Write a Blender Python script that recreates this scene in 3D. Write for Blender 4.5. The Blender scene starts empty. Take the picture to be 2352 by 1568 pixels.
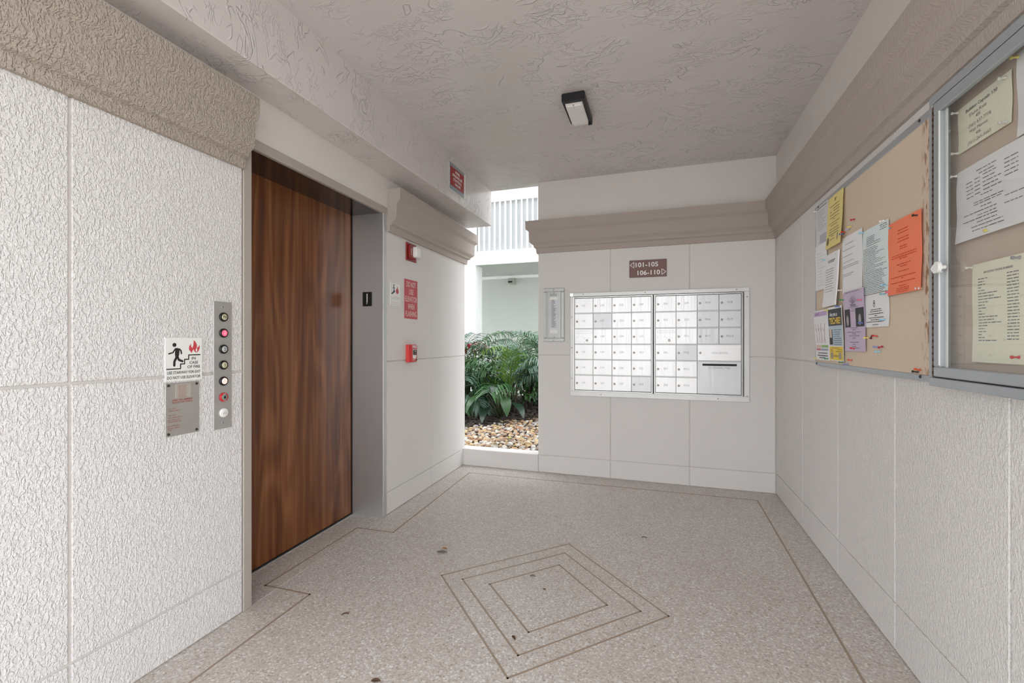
import bpy, math, random
from math import sin, cos, pi, radians as R
from mathutils import Vector, Matrix, noise as mnoise

sc = bpy.context.scene
col = sc.collection
random.seed(7)

# ------------------------------------------------------------------ camera, sky, exposure
F_PX, YAW, EYE = 1035.3, 18.268, 1.22
cd = bpy.data.cameras.new('camera')
cd.sensor_fit = 'HORIZONTAL'
cd.sensor_width = 36.0
cd.lens = F_PX / 2352 * 36.0
cd.shift_y = 1.6 / 2352
cd.clip_start = 0.02
cam = bpy.data.objects.new('camera', cd)
cam.location = (0, 0, EYE)
cam.rotation_euler = (R(90), 0, R(YAW))
col.objects.link(cam)
sc.camera = cam

w = bpy.data.worlds.new('overcast_sky')
sc.world = w
w.use_nodes = True
bg = w.node_tree.nodes['Background']
bg.inputs['Color'].default_value = (0.925, 0.96, 1.0, 1)
bg.inputs['Strength'].default_value = 1.0
sc.view_settings.view_transform = 'Standard'
sc.view_settings.look = 'None'
sc.view_settings.gamma = 1.0
sc.view_settings.use_curve_mapping = False
sc.view_settings.exposure = 1.9
sc.cycles.max_bounces = 9
sc.cycles.diffuse_bounces = 6
sc.cycles.use_denoising = True


# ------------------------------------------------------------------ materials
def lin(c):
    return tuple(((v / 255) / 12.92 if v / 255 <= .04045 else ((v / 255 + .055) / 1.055) ** 2.4) for v in c)


class NT:
    def __init__(s, name):
        s.m = bpy.data.materials.new(name)
        s.m.use_nodes = True
        s.t = s.m.node_tree
        s.b = s.t.nodes['Principled BSDF']
        s.out = s.t.nodes['Material Output']

    def n(s, typ, **kw):
        nd = s.t.nodes.new(typ)
        for k, v in kw.items():
            if k in nd.inputs.keys():
                nd.inputs[k].default_value = v
            else:
                setattr(nd, k, v)
        return nd

    def l(s, a, b):
        s.t.links.new(a, b)

    def coord(s, scale=(1, 1, 1), which='Object', rot=(0, 0, 0)):
        tc = s.n('ShaderNodeTexCoord')
        mp = s.n('ShaderNodeMapping')
        mp.inputs['Scale'].default_value = scale
        mp.inputs['Rotation'].default_value = rot
        s.l(tc.outputs[which], mp.inputs['Vector'])
        return mp.outputs['Vector']

    def noise(s, vec, scale, detail=2, distortion=0.0, rough=.5):
        nd = s.n('ShaderNodeTexNoise')
        nd.inputs['Scale'].default_value = scale
        nd.inputs['Detail'].default_value = detail
        nd.inputs['Distortion'].default_value = distortion
        nd.inputs['Roughness'].default_value = rough
        s.l(vec, nd.inputs['Vector'])
        return nd.outputs['Fac']

    def math(s, op, a, b=None, clamp=False):
        nd = s.n('ShaderNodeMath', operation=op)
        nd.use_clamp = clamp
        for i, v in enumerate((a, b)):
            if v is None:
                continue
            if isinstance(v, (int, float)):
                nd.inputs[i].default_value = v
            else:
                s.l(v, nd.inputs[i])
        return nd.outputs[0]

    def maprange(s, v, a, b, c=0., d=1., smooth=True):
        nd = s.n('ShaderNodeMapRange')
        nd.interpolation_type = 'SMOOTHSTEP' if smooth else 'LINEAR'
        nd.inputs[1].default_value, nd.inputs[2].default_value = a, b
        nd.inputs[3].default_value, nd.inputs[4].default_value = c, d
        s.l(v, nd.inputs[0])
        return nd.outputs[0]

    def ramp(s, v, stops):
        nd = s.n('ShaderNodeValToRGB')
        cr = nd.color_ramp
        while len(cr.elements) < len(stops):
            cr.elements.new(.5)
        for e, (p, c) in zip(cr.elements, stops):
            e.position = p
            e.color = (*lin(c), 1)
        s.l(v, nd.inputs['Fac'])
        return nd.outputs['Color']

    def mix(s, f, a, b):
        nd = s.n('ShaderNodeMix')
        nd.data_type = 'RGBA'
        if isinstance(f, (int, float)):
            nd.inputs[0].default_value = f
        else:
            s.l(f, nd.inputs[0])
        for i, v in ((6, a), (7, b)):
            if isinstance(v, tuple):
                nd.inputs[i].default_value = (*lin(v), 1)
            else:
                s.l(v, nd.inputs[i])
        return nd.outputs[2]

    def bump(s, h, strength, dist):
        nd = s.n('ShaderNodeBump')
        nd.inputs['Strength'].default_value = strength
        nd.inputs['Distance'].default_value = dist
        s.l(h, nd.inputs['Height'])
        s.l(nd.outputs['Normal'], s.b.inputs['Normal'])

    def set(s, **kw):
        for k, v in kw.items():
            s.b.inputs[k.replace('_', ' ')].default_value = v
        return s


def M(name, c, rough=.55, metal=0., var=.05, vscale=6., bump=0., bscale=120., spec=.5, coat=0., emit=0.):
    t = NT(name)
    v = t.coord()
    f = t.noise(v, vscale, 3)
    dk = tuple(max(0, x * (1 - var)) for x in c)
    lt = tuple(min(255, x * (1 + var * .7)) for x in c)
    cc = t.mix(f, dk, lt)
    t.l(cc, t.b.inputs['Base Color'])
    t.set(Roughness=rough, Metallic=metal, Specular_IOR_Level=spec, Coat_Weight=coat, Coat_Roughness=.08)
    if emit:
        t.l(cc, t.b.inputs['Emission Color'])
        t.set(Emission_Strength=emit)
    if bump:
        t.bump(t.noise(v, bscale, 3), bump, .002)
    return t.m


def stucco(name, c, scale=70., strength=.55, dist=.004, rough=.75, zs=.45, var=.03):
    t = NT(name)
    v = t.coord((1, 1, zs))
    # short raised strokes of sprayed stucco, mostly upright
    n1 = t.maprange(t.noise(v, scale, 1.0, .9), .40, .66)
    v2 = t.coord((1, 1, 1 / zs), rot=(.5, .4, 0))
    n2 = t.maprange(t.noise(v2, scale * .62, 1.0, 1.1), .46, .66)
    h = t.math('ADD', n1, t.math('MULTIPLY', n2, .55))
    big = t.noise(v, 1.6, 3)
    cc = t.mix(big, tuple(x * (1 - var) for x in c), c)
    t.l(cc, t.b.inputs['Base Color'])
    t.set(Roughness=rough, Specular_IOR_Level=.35)
    t.bump(h, strength, dist)
    return t.m


def trowel(name, c, strength=.6, dist=.008, scl=(1, 1, 1), rough=.5):
    """skip-trowelled plaster: sparse raised ridges on a smooth coat"""
    t = NT(name)
    v = t.coord(scl)

    def ridge(sc_, wd, msc, lo, hi, off):
        mp = t.n('ShaderNodeMapping')
        mp.inputs['Location'].default_value = off
        t.l(v, mp.inputs['Vector'])
        n = t.noise(mp.outputs[0], sc_, 2.5, 1.2)
        line = t.maprange(t.math('ABSOLUTE', t.math('SUBTRACT', n, .5)), .0, wd, 1., 0.)
        return t.math('MULTIPLY', line, t.maprange(t.noise(mp.outputs[0], msc, 2), lo, hi))
    a = ridge(6., .020, 4., .49, .60, (0, 0, 0))
    b = ridge(13., .034, 5., .50, .62, (3.1, 1.7, 5.2))
    d = ridge(24., .045, 5., .55, .66, (9.1, 4.7, 2.2))
    h = t.math('ADD', t.math('ADD', a, t.math('MULTIPLY', b, .7)), t.math('MULTIPLY', d, .5))
    h = t.math('ADD', h, t.math('MULTIPLY', t.noise(v, 4., 2), .45))
    t.l(t.mix(t.noise(v, 1.3, 2), tuple(x * .965 for x in c), c), t.b.inputs['Base Color'])
    t.set(Roughness=rough, Specular_IOR_Level=.4)
    t.bump(h, strength, dist)
    return t.m


def terrazzo():
    t = NT('terrazzo')
    v = t.coord()
    vo = t.n('ShaderNodeTexVoronoi')
    vo.inputs['Scale'].default_value = 150
    t.l(v, vo.inputs['Vector'])
    sep = t.n('ShaderNodeSeparateColor')
    t.l(vo.outputs['Color'], sep.inputs[0])
    chips = t.ramp(sep.outputs[0], [(0, (170, 159, 151)), (.22, (189, 180, 172)), (.55, (198, 190, 183)),
                                    (.82, (206, 199, 193)), (1, (226, 221, 216))])
    vo2 = t.n('ShaderNodeTexVoronoi')
    vo2.inputs['Scale'].default_value = 62
    t.l(v, vo2.inputs['Vector'])
    sep2 = t.n('ShaderNodeSeparateColor')
    t.l(vo2.outputs['Color'], sep2.inputs[0])
    chip2 = t.math('MULTIPLY', t.maprange(vo2.outputs['Distance'], .25, .38, 1., 0.), t.maprange(sep2.outputs[1], .74, .78))
    cc = t.mix(t.math('MULTIPLY', chip2, .75), chips, t.ramp(sep2.outputs[2], [(0, (150, 132, 120)), (.3, (172, 160, 151)), (.5, (232, 227, 222)), (1, (240, 237, 232))]))
    stain = t.maprange(t.noise(v, 1.1, 4), .35, .7)
    cc = t.mix(t.math('MULTIPLY', stain, .22), cc, (172, 159, 150))
    t.l(cc, t.b.inputs['Base Color'])
    t.l(t.maprange(t.noise(v, 9, 3), .3, .7, .30, .46), t.b.inputs['Roughness'])
    t.set(Specular_IOR_Level=.45)
    t.bump(sep.outputs[1], .05, .001)
    return t.m


def walnut():
    t = NT('walnut_veneer')
    v = t.coord((3.4, 1, .42))
    f = t.noise(v, 1.6, 1.5, .35, .45)
    rings = t.math('SINE', t.math('MULTIPLY', f, 40.))
    v2 = t.coord((260, 1, 4.))
    fib = t.noise(v2, 1., 3)
    v3 = t.coord((22, 1, .5))
    band = t.noise(v3, 1., 3, .4)
    g = t.math('ADD', t.math('MULTIPLY', rings, .075), t.math('ADD', t.math('MULTIPLY', fib, .34), t.math('MULTIPLY', band, .66)))
    cc = t.ramp(g, [(.22, (70, 33, 11)), (.40, (102, 56, 24)), (.54, (124, 74, 37)), (.68, (141, 90, 50)), (.88, (162, 113, 70))])
    t.l(cc, t.b.inputs['Base Color'])
    t.set(Roughness=.24, Specular_IOR_Level=.5)
    t.bump(fib, .03, .001)
    return t.m


def steel(name, c, rough=.25, sx=(1, 1, 90), metal=1.0, dirt=.12):
    t = NT(name)
    v = t.coord(sx)
    f = t.noise(v, 3., 3)
    v2 = t.coord()
    g = t.noise(v2, 5., 4)
    cc = t.mix(g, tuple(x * (1 - dirt) for x in c), c)
    t.l(cc, t.b.inputs['Base Color'])
    t.l(t.maprange(f, .3, .7, rough * .8, rough * 1.25), t.b.inputs['Roughness'])
    t.set(Metallic=metal)
    t.bump(f, .02, .0003)
    return t.m


def glass_pane():
    t = NT('clear_glass')
    tr = t.n('ShaderNodeBsdfTransparent')
    tr.inputs[0].default_value = (.975, .98, .975, 1)
    gl = t.n('ShaderNodeBsdfGlossy')
    gl.inputs['Roughness'].default_value = .01
    lw_ = t.n('ShaderNodeLayerWeight')
    lw_.inputs[0].default_value = .5
    f = t.math('ADD', t.math('MULTIPLY', t.math('POWER', lw_.outputs['Facing'], 5.0), .9), .045, True)
    mx = t.n('ShaderNodeMixShader')
    t.l(f, mx.inputs[0])
    t.l(tr.outputs[0], mx.inputs[1])
    t.l(gl.outputs[0], mx.inputs[2])
    t.l(mx.outputs[0], t.out.inputs[0])
    return t.m


def leafmat(name, c1, c2, rough=.35):
    t = NT(name)
    v = t.coord()
    f = t.noise(v, 9., 2)
    t.l(t.mix(f, c1, c2), t.b.inputs['Base Color'])
    t.set(Roughness=rough, Specular_IOR_Level=.5)
    return t.m


def cork():
    t = NT('tan_board')
    v = t.coord()
    base = t.mix(t.noise(v, 2.2, 4), (212, 194, 172), (224, 208, 188))
    sp = t.maprange(t.noise(v, 170, 2), .62, .72)
    base = t.mix(t.math('MULTIPLY', sp, .35), base, (150, 122, 92))
    # worn brown stains down one edge of the panel
    sx = t.n('ShaderNodeSeparateXYZ')
    t.l(t.coord(), sx.inputs[0])
    edge = t.maprange(sx.outputs[0], 1.115, 1.16)
    st = t.maprange(t.noise(t.coord((14, 1, 5)), 4., 4), .5, .62)
    base = t.mix(t.math('MULTIPLY', t.math('MULTIPLY', edge, st), .8), base, (138, 92, 52))
    t.l(base, t.b.inputs['Base Color'])
    t.set(Roughness=.85, Specular_IOR_Level=.2)
    t.bump(t.noise(v, 240, 2), .2, .001)
    return t.m


W_NEAR = stucco('stucco_wall', (232, 229, 227), 120., .85, .0023)
W_FAR = stucco('stucco_wall_fine', (228, 225, 222), 70., .18, .0028)
W_RIGHT = stucco('stucco_wall_right', (226, 223, 220), 110., .7, .0018)
JOINT = M('joint_shadow_gap', (214, 209, 204), .8)
TRIM = stucco('taupe_stucco', (182, 171, 163), 75., .30, .003)
TRIM_L = stucco('taupe_stucco_rough', (182, 170, 158), 105., .9, .0030)
CEIL = trowel('trowelled_ceiling', (216, 210, 208), 1.0, .0032, scl=(.75, 1.2, 1), rough=.22)
BEAM = trowel('trowelled_beam', (218, 211, 208), 1.0, .0032, scl=(1, 1.15, .7), rough=.24)
PLAIN = trowel('smooth_plaster', (226, 221, 216), .25, .004)
FLOOR = terrazzo()
INLAY = M('brown_inlay', (158, 139, 121), .45, vscale=3)
CHALK = M('pale_joint', (205, 198, 190), .6)
WOOD = walnut()
STEEL = steel('brushed_steel', (214, 217, 219), .36, (160, 160, 1.5), .82, .05)
STEEL_S = steel('soffit_steel', (120, 118, 116), .16, (1, 1, 1))
PAINTED = M('beige_painted_steel', (176, 167, 158), .4, .0, spec=.5)
DARK = M('black_gap', (10, 9, 9), .6)
BLACK = M('black_metal', (20, 20, 22), .4, var=.2, vscale=20)
ALU = steel('aluminium', (214, 215, 214), .30, (60, 1, 1), .92, .05)
ALU_DOOR = steel('bright_aluminium', (250, 250, 250), .36, (80, 1, 1), .30, .01)
ALU_DULL = steel('dull_aluminium', (224, 226, 228), .42, (120, 1, 1), .45, .06)
ALU_BLUE = M('anodised_grey', (170, 175, 179), .38, .35)
ALU_WHITE = M('pale_aluminium', (228, 229, 227), .4, .2)
LOCK = M('lock_brass', (150, 142, 130), .35, .85, vscale=60, var=.15)
LOCKDK = M('lock_slot', (70, 64, 58), .5, .5)
ENGR = M('engraved_grey', (186, 188, 190), .6)
ENGR2 = M('engraved_dark', (150, 152, 153), .6)
INK = M('black_ink', (38, 36, 36), .6)
INKG = M('grey_ink', (118, 118, 122), .6)
INKR = M('red_ink', (176, 52, 44), .6)
INKRW = M('worn_red_ink', (164, 78, 66), .6, var=.25, vscale=120)
WHITE = M('white_plastic', (240, 240, 237), .35)
SIGNW = M('sign_white', (240, 241, 236), .4)
SIGNY = M('aged_white', (236, 234, 214), .4)
RED = M('fire_red', (196, 42, 44), .35, coat=.2)
DKRED = M('strobe_red', (140, 34, 30), .4)
SIGNRED = M('faded_red', (196, 76, 88), .5, var=.06)
SPRED = M('deep_red', (158, 26, 36), .45)
BROWN = M('sign_brown', (124, 92, 86), .5)
GREYM = M('grey_metal', (150, 158, 168), .45, .3)
GLASS = glass_pane()
CORK = cork()
P_WHITE = M('white_paper', (238, 239, 240), .8, var=.02, vscale=9)
P_GREY = M('sleeved_paper', (222, 223, 226), .3, var=.03, vscale=9)
P_YEL = M('yellow_paper', (232, 216, 142), .8, var=.03)
P_GRN = M('pale_green_paper', (226, 238, 238), .8, var=.02)
P_OR = M('orange_paper', (252, 138, 102), .8, var=.02)
P_LIL = M('lilac_paper', (206, 190, 212), .8, var=.03)
P_CRM = M('cream_paper', (240, 238, 216), .8, var=.02)
P_YEL2 = M('print_yellow', (238, 206, 84), .7)
P_BLUE = M('print_blue', (188, 206, 216), .7)
P_DK = M('print_dark', (70, 72, 78), .7)
P_PHOTO = M('photo_dark', (44, 42, 48), .6, var=.5, vscale=60)
P_FACE = M('photo_grey', (168, 164, 164), .6, var=.2, vscale=70)
P_PURP = M('print_purple', (196, 170, 206), .7)
P_PINK = M('print_rose', (206, 130, 140), .7)
P_FIG = M('print_russet', (176, 112, 100), .7)
P_ORINK = M('dark_orange_ink', (212, 74, 42), .7)
P_GREEN = M('print_green', (150, 190, 120), .7)
P_SKIN = M('print_buff', (222, 200, 180), .7)
HINGE = M('hinge_bronze', (112, 84, 74), .4, .4)
OUTS = stucco('shaded_facade', (196, 201, 196), 40., .35, .005)  # greyer than the white facade: walkway shade put into the paint colour
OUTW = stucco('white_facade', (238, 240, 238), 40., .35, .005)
OUTP = M('railing_white', (244, 244, 244), .5)
OUTPAN = M('railing_panel', (186, 187, 190), .6)
CONC = M('concrete', (206, 201, 193), .8, vscale=3, bump=.3)
SOIL = M('dark_soil', (58, 50, 44), .9, var=.4, vscale=14, bump=.6, bscale=60)
MULCH = M('bark_mulch', (70, 60, 53), .85, var=.5, vscale=40)
PEB = [M('pebble_tan', (190, 160, 126), .5, var=.25, vscale=30), M('pebble_rust', (176, 136, 106), .5, var=.25, vscale=30),
       M('pebble_white', (210, 204, 195), .45, var=.15, vscale=30), M('pebble_grey', (164, 157, 152), .5, var=.2, vscale=30),
       M('pebble_ochre', (196, 172, 130), .5, var=.2, vscale=30), M('pebble_brown', (140, 116, 98), .5, var=.25, vscale=30)]
LF = [leafmat('palm_green', (32, 72, 34), (64, 108, 54)), leafmat('palm_blue_green', (58, 92, 72), (112, 140, 120), .25),
      leafmat('palm_yellow_green', (74, 112, 30), (112, 146, 54))]
BL = [leafmat('broad_dark', (24, 44, 32), (44, 66, 50), .3), leafmat('broad_mid', (34, 64, 34), (62, 94, 50), .35),
      leafmat('broad_purple', (40, 38, 46), (66, 66, 80), .3), leafmat('shrub_green', (36, 74, 38), (74, 114, 58), .4),
      leafmat('ti_red', (150, 30, 54), (206, 80, 96), .4), leafmat('ti_pale', (120, 130, 104), (180, 150, 140), .4)]
STEM = M('plant_stem', (60, 72, 40), .6, var=.2)
BARK = M('palm_trunk', (58, 46, 38), .85, var=.4, vscale=30, bump=.6, bscale=60)
DRYLEAF = [M('dry_leaf_brown', (92, 66, 44), .7, var=.3, vscale=60), M('dry_leaf_ochre', (170, 120, 60), .7, var=.2, vscale=60),
           M('dry_leaf_grey', (112, 104, 98), .7, var=.2, vscale=60)]


# ------------------------------------------------------------------ geometry helpers
class G:
    def __init__(s):
        s.v, s.f = [], []

    def add(s, verts, faces):
        o = len(s.v)
        s.v += [tuple(p) for p in verts]
        s.f += [tuple(i + o for i in f) for f in faces]
        return s

    def convex(s, verts, faces):
        c = sum((Vector(p) for p in verts), Vector()) / len(verts)
        out = []
        for f in faces:
            a, b, d = (Vector(verts[i]) for i in f[:3])
            nrm = (b - a).cross(d - a)
            fc = sum((Vector(verts[i]) for i in f), Vector()) / len(f)
            out.append(f if nrm.dot(fc - c) >= 0 else tuple(reversed(f)))
        return s.add(verts, out)

    def box(s, x0, x1, y0, y1, z0, z1, c=0.):
        x0, x1 = min(x0, x1), max(x0, x1)
        y0, y1 = min(y0, y1), max(y0, y1)
        z0, z1 = min(z0, z1), max(z0, z1)
        c = min(c, (x1 - x0) * .45, (y1 - y0) * .45, (z1 - z0) * .45)
        if c <= 0:
            vs = [(x, y, z) for z in (z0, z1) for y in (y0, y1) for x in (x0, x1)]
            return s.convex(vs, [(0, 1, 3, 2), (4, 5, 7, 6), (0, 1, 5, 4), (2, 3, 7, 6), (0, 2, 6, 4), (1, 3, 7, 5)])
        vs, idx = [], {}
        for i, (X, sx) in enumerate(((x0, 1), (x1, -1))):
            for j, (Y, sy) in enumerate(((y0, 1), (y1, -1))):
                for k, (Z, sz) in enumerate(((z0, 1), (z1, -1))):
                    idx[i, j, k, 0] = len(vs); vs.append((X, Y + sy * c, Z + sz * c))
                    idx[i, j, k, 1] = len(vs); vs.append((X + sx * c, Y, Z + sz * c))
                    idx[i, j, k, 2] = len(vs); vs.append((X + sx * c, Y + sy * c, Z))
        q = [(0, 0), (1, 0), (1, 1), (0, 1)]
        fs = []
        for e in (0, 1):
            fs.append(tuple(idx[e, a, b, 0] for a, b in q))
            fs.append(tuple(idx[a, e, b, 1] for a, b in q))
            fs.append(tuple(idx[a, b, e, 2] for a, b in q))
        for a in (0, 1):
            for b in (0, 1):
                fs.append((idx[a, b, 0, 0], idx[a, b, 1, 0], idx[a, b, 1, 1], idx[a, b, 0, 1]))
                fs.append((idx[a, 0, b, 0], idx[a, 1, b, 0], idx[a, 1, b, 2], idx[a, 0, b, 2]))
                fs.append((idx[0, a, b, 1], idx[1, a, b, 1], idx[1, a, b, 2], idx[0, a, b, 2]))
                for d in (0, 1):
                    fs.append((idx[a, b, d, 0], idx[a, b, d, 1], idx[a, b, d, 2]))
        return s.convex(vs, fs)

    def prism(s, poly, y0, y1):
        """poly in x,z (counter-clockwise as seen from -y) extruded from y0 (front) to y1"""
        n = len(poly)
        vs = [(x, y0, z) for x, z in poly] + [(x, y1, z) for x, z in poly]
        fs = [tuple(range(n)), tuple(range(2 * n - 1, n - 1, -1))]
        fs += [(i, i + n, (i + 1) % n + n, (i + 1) % n) for i in range(n)]
        return s.add(vs, fs)

    def disc(s, cx, cz, r, y0, y1, n=20):
        return s.prism([(cx + r * cos(2 * pi * i / n), cz + r * sin(2 * pi * i / n)) for i in range(n)], y0, y1)

    def lathe(s, prof, o, ax=(0, -1, 0), n=12):
        """prof: (radius, distance along ax)"""
        ax = Vector(ax).normalized()
        a = ax.orthogonal().normalized()
        b = ax.cross(a)
        o = Vector(o)
        vs, fs = [], []
        for r, h in prof:
            for i in range(n):
                t = 2 * pi * i / n
                vs.append(o + ax * h + (a * cos(t) + b * sin(t)) * r)
        for k in range(len(prof) - 1):
            for i in range(n):
                j = (i + 1) % n
                fs.append((k * n + i, k * n + j, (k + 1) * n + j, (k + 1) * n + i))
        fs.append(tuple(range(n - 1, -1, -1)))
        fs.append(tuple(range((len(prof) - 1) * n, len(prof) * n)))
        return s.add(vs, fs)

    def tube(s, pts, r, n=6):
        pts = [Vector(p) for p in pts]
        vs, fs = [], []
        for k, p in enumerate(pts):
            d = (pts[min(k + 1, len(pts) - 1)] - pts[max(k - 1, 0)]).normalized()
            a = d.cross(Vector((.13, .29, .95))).normalized()
            b = d.cross(a)
            rr = r[k] if isinstance(r, (list, tuple)) else r
            vs += [p + (a * cos(2 * pi * i / n) + b * sin(2 * pi * i / n)) * rr for i in range(n)]
        for k in range(len(pts) - 1):
            for i in range(n):
                j = (i + 1) % n
                fs.append((k * n + i, k * n + j, (k + 1) * n + j, (k + 1) * n + i))
        fs += [tuple(range(n - 1, -1, -1)), tuple(range((len(pts) - 1) * n, len(pts) * n))]
        return s.add(vs, fs)

    def stroke(s, pts, wd, y):
        """flat ribbon with round joints in the x,z plane at depth y"""
        for (x0, z0), (x1, z1) in zip(pts, pts[1:]):
            d = Vector((x1 - x0, z1 - z0))
            if d.length < 1e-6:
                continue
            d.normalize()
            nx, nz = -d.y * wd / 2, d.x * wd / 2
            s.add([(x0 - nx, y, z0 - nz), (x1 - nx, y, z1 - nz), (x1 + nx, y, z1 + nz), (x0 + nx, y, z0 + nz)], [(0, 1, 2, 3)])
        for x, z in pts:
            s.add([(x + wd / 2 * cos(2 * pi * i / 10), y - .00004, z + wd / 2 * sin(2 * pi * i / 10)) for i in range(10)], [tuple(range(10))])
        return s

    def flat(s, poly, y):
        return s.add([(x, y, z) for x, z in poly], [tuple(range(len(poly)))])

    def build(s, name, mat, parent=None, smooth=False, kind=None, label=None, xf=None):
        me = bpy.data.meshes.new(name)
        vs = s.v if xf is None else [xf(*p) for p in s.v]
        me.from_pydata(vs, [], s.f)
        me.materials.append(mat)
        if smooth:
            me.polygons.foreach_set('use_smooth', [True] * len(me.polygons))
        me.update()
        o = bpy.data.objects.new(name, me)
        col.objects.link(o)
        if parent is not None:
            o.parent = parent
        if kind:
            o['kind'] = kind
        if label:
            o['label'] = label
        return o


def tag(o, label, cat, group=None):
    o['label'] = label
    o['category'] = cat
    if group:
        o['group'] = group
    return o


def thing(name, label, cat, loc, rz=0., group=None):
    o = bpy.data.objects.new(name, None)
    o.empty_display_size = .05
    col.objects.link(o)
    o.location = loc
    o.rotation_euler = (0, 0, rz)
    return tag(o, label, cat, group)


def struct(name, loc=(0, 0, 0), rz=0.):
    o = bpy.data.objects.new(name, None)
    o.empty_display_size = .05
    col.objects.link(o)
    o.location = loc
    o.rotation_euler = (0, 0, rz)
    o['kind'] = 'structure'
    return o


_tcache = {}


def text_geo(s, bold=0.):
    k = (s, bold)
    if k not in _tcache:
        cu = bpy.data.curves.new('t', 'FONT')
        cu.body = s
        cu.size = 1.0
        cu.resolution_u = 3
        cu.offset = bold
        o = bpy.data.objects.new('t', cu)
        col.objects.link(o)
        me = bpy.data.meshes.new_from_object(o.evaluated_get(bpy.context.evaluated_depsgraph_get()))
        vs = [(p.co.x, p.co.y) for p in me.vertices]
        fs = [tuple(p.vertices) for p in me.polygons]
        bpy.data.objects.remove(o)
        bpy.data.curves.remove(cu)
        bpy.data.meshes.remove(me)
        _tcache[k] = (vs, fs)
    return _tcache[k]


def text_into(g, s, cx, cz, h, width=None, bold=.0, y=-.001, rot=0.):
    """capital height h, centred at cx,cz in the x,z plane"""
    vs, fs = text_geo(s, bold)
    if not vs:
        return g
    xs = [p[0] for p in vs]
    x0, x1 = min(xs), max(xs)
    k = h / .69
    kx = k if width is None else width / (x1 - x0)
    out = []
    for x, z in vs:
        X, Z = (x - (x0 + x1) / 2) * kx, (z - .345) * k
        if rot:
            X, Z = X * cos(rot) - Z * sin(rot), X * sin(rot) + Z * cos(rot)
        out.append((cx + X, y, cz + Z))
    return g.add(out, fs)


def text(parent, s, cx, cz, h, mat, width=None, bold=.0, y=-.001, rot=0., name='lettering'):
    return text_into(G(), s, cx, cz, h, width, bold, y, rot).build(name, mat, parent)


def arc(cx, cz, r, a0, a1, n=8):
    return [(cx + r * cos(R(a0 + (a1 - a0) * i / n)), cz + r * sin(R(a0 + (a1 - a0) * i / n))) for i in range(n + 1)]


# wall frames: local x runs right as you face the wall, y goes into the wall, z is up
XR, YB = .88, 4.106
A_FR = math.atan2(1.55 - .761, -1.794 + 1.784)
P_FR = Vector((-1.784, .761))
A_RR = math.atan2(4.15 - 2.735, -1.868 + 1.835)
P_RR = Vector((-1.835, 2.735))


def on_front(s, z, off=0.):
    return (P_FR.x + cos(A_FR) * s + sin(A_FR) * off, P_FR.y + sin(A_FR) * s - cos(A_FR) * off, z)


def on_rear(s, z, off=0.):
    return (P_RR.x + cos(A_RR) * s + sin(A_RR) * off, P_RR.y + sin(A_RR) * s - cos(A_RR) * off, z)


# ------------------------------------------------------------------ setting: floor
fl = G().box(-2.25, 1.1, -1.2, 4.13, -.12, 0).build('floor', FLOOR, kind='structure')


def strip(pts, wd, mat, name='inlay_strip', h=.0012, parent=fl):
    for a, b in zip(pts, pts[1:]):
        a, b = Vector(a), Vector(b)
        d = (b - a).normalized()
        nn = Vector((-d.y, d.x)) * wd / 2
        a2, b2 = a - d * wd / 2, b + d * wd / 2
        q = [a2 - nn, b2 - nn, b2 + nn, a2 + nn]
        G().convex([(p.x, p.y, -.004) for p in q] + [(p.x, p.y, h) for p in q],
                   [(0, 1, 2, 3), (4, 5, 6, 7), (0, 1, 5, 4), (1, 2, 6, 5), (2, 3, 7, 6), (3, 0, 4, 7)]).build(name, mat, parent)


cx, cy = -.528, 2.124
for r_x, r_y in ((.561, .575), (.441, .450), (.292, .302)):
    strip([(cx, cy + r_y), (cx + r_x, cy), (cx, cy - r_y), (cx - r_x, cy), (cx, cy + r_y)], .0078, INLAY)
strip([(-1.566, -1.1), (-1.613, 1.764), (-1.884, 1.760), (-1.894, 2.496), (-1.630, 2.506), (-1.700, 3.876), (.708, 3.896), (.672, -1.1)], .0095, INLAY)
strip([(-1.80, 1.60), (-1.846, 2.55)], .004, CHALK, 'pale_joint_line', .0009)

# ------------------------------------------------------------------ walls built of scored panels
PT = .007


def panel(parent, s0, s1, zb, zt, gap, mat, t=PT):
    """one stucco panel between joints; zb, zt give the height at a position along the wall"""
    a, b = s0 + gap / 2, s1 - gap / 2
    c = .0025
    q = [(a, zb(a) + gap / 2), (b, zb(b) + gap / 2), (b, zt(b) - gap / 2), (a, zt(a) - gap / 2)]
    q2 = [(a + c, q[0][1] + c), (b - c, q[1][1] + c), (b - c, q[2][1] - c), (a + c, q[3][1] - c)]
    vs = [(x, 0, z) for x, z in q2] + [(x, c, z) for x, z in q] + [(x, t + .001, z) for x, z in q]
    fs = [(0, 1, 2, 3)]
    for o in (0, 4):
        for i in range(4):
            j = (i + 1) % 4
            fs.append((o + i, o + 4 + i, o + 4 + j, o + j))
    G().add(vs, fs).build('wall_panel', mat, parent)


def K(v):
    return lambda s: v


def scored_wall(name, loc, rz, s_splits, rows, top, gap, mat, thick=.2, plain=PLAIN, s_end=None, leak=(0, 0)):
    s0, s1 = s_splits[0], s_splits[-1] if s_end is None else s_end
    w_ = struct(name, loc, rz)
    G().box(s0 - leak[0], s1 + leak[1], PT, thick, 0, rows[-1](0)).build('backing', JOINT, w_)
    G().box(s0, s1, 0, thick, rows[-1](0), top).build('plaster_band', plain, w_)
    for i in range(len(s_splits) - 1):
        for j in range(len(rows) - 1):
            panel(w_, s_splits[i], s_splits[i + 1], rows[j], rows[j + 1], gap, mat)
    return w_


# left wall, near part (call panel side)
scored_wall('wall_left', (P_FR.x, P_FR.y, 0), A_FR, [-.60, .161, .793], [K(0), K(.194), K(1.088), K(2.02)], 2.39, .009, W_NEAR, .36)
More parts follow.
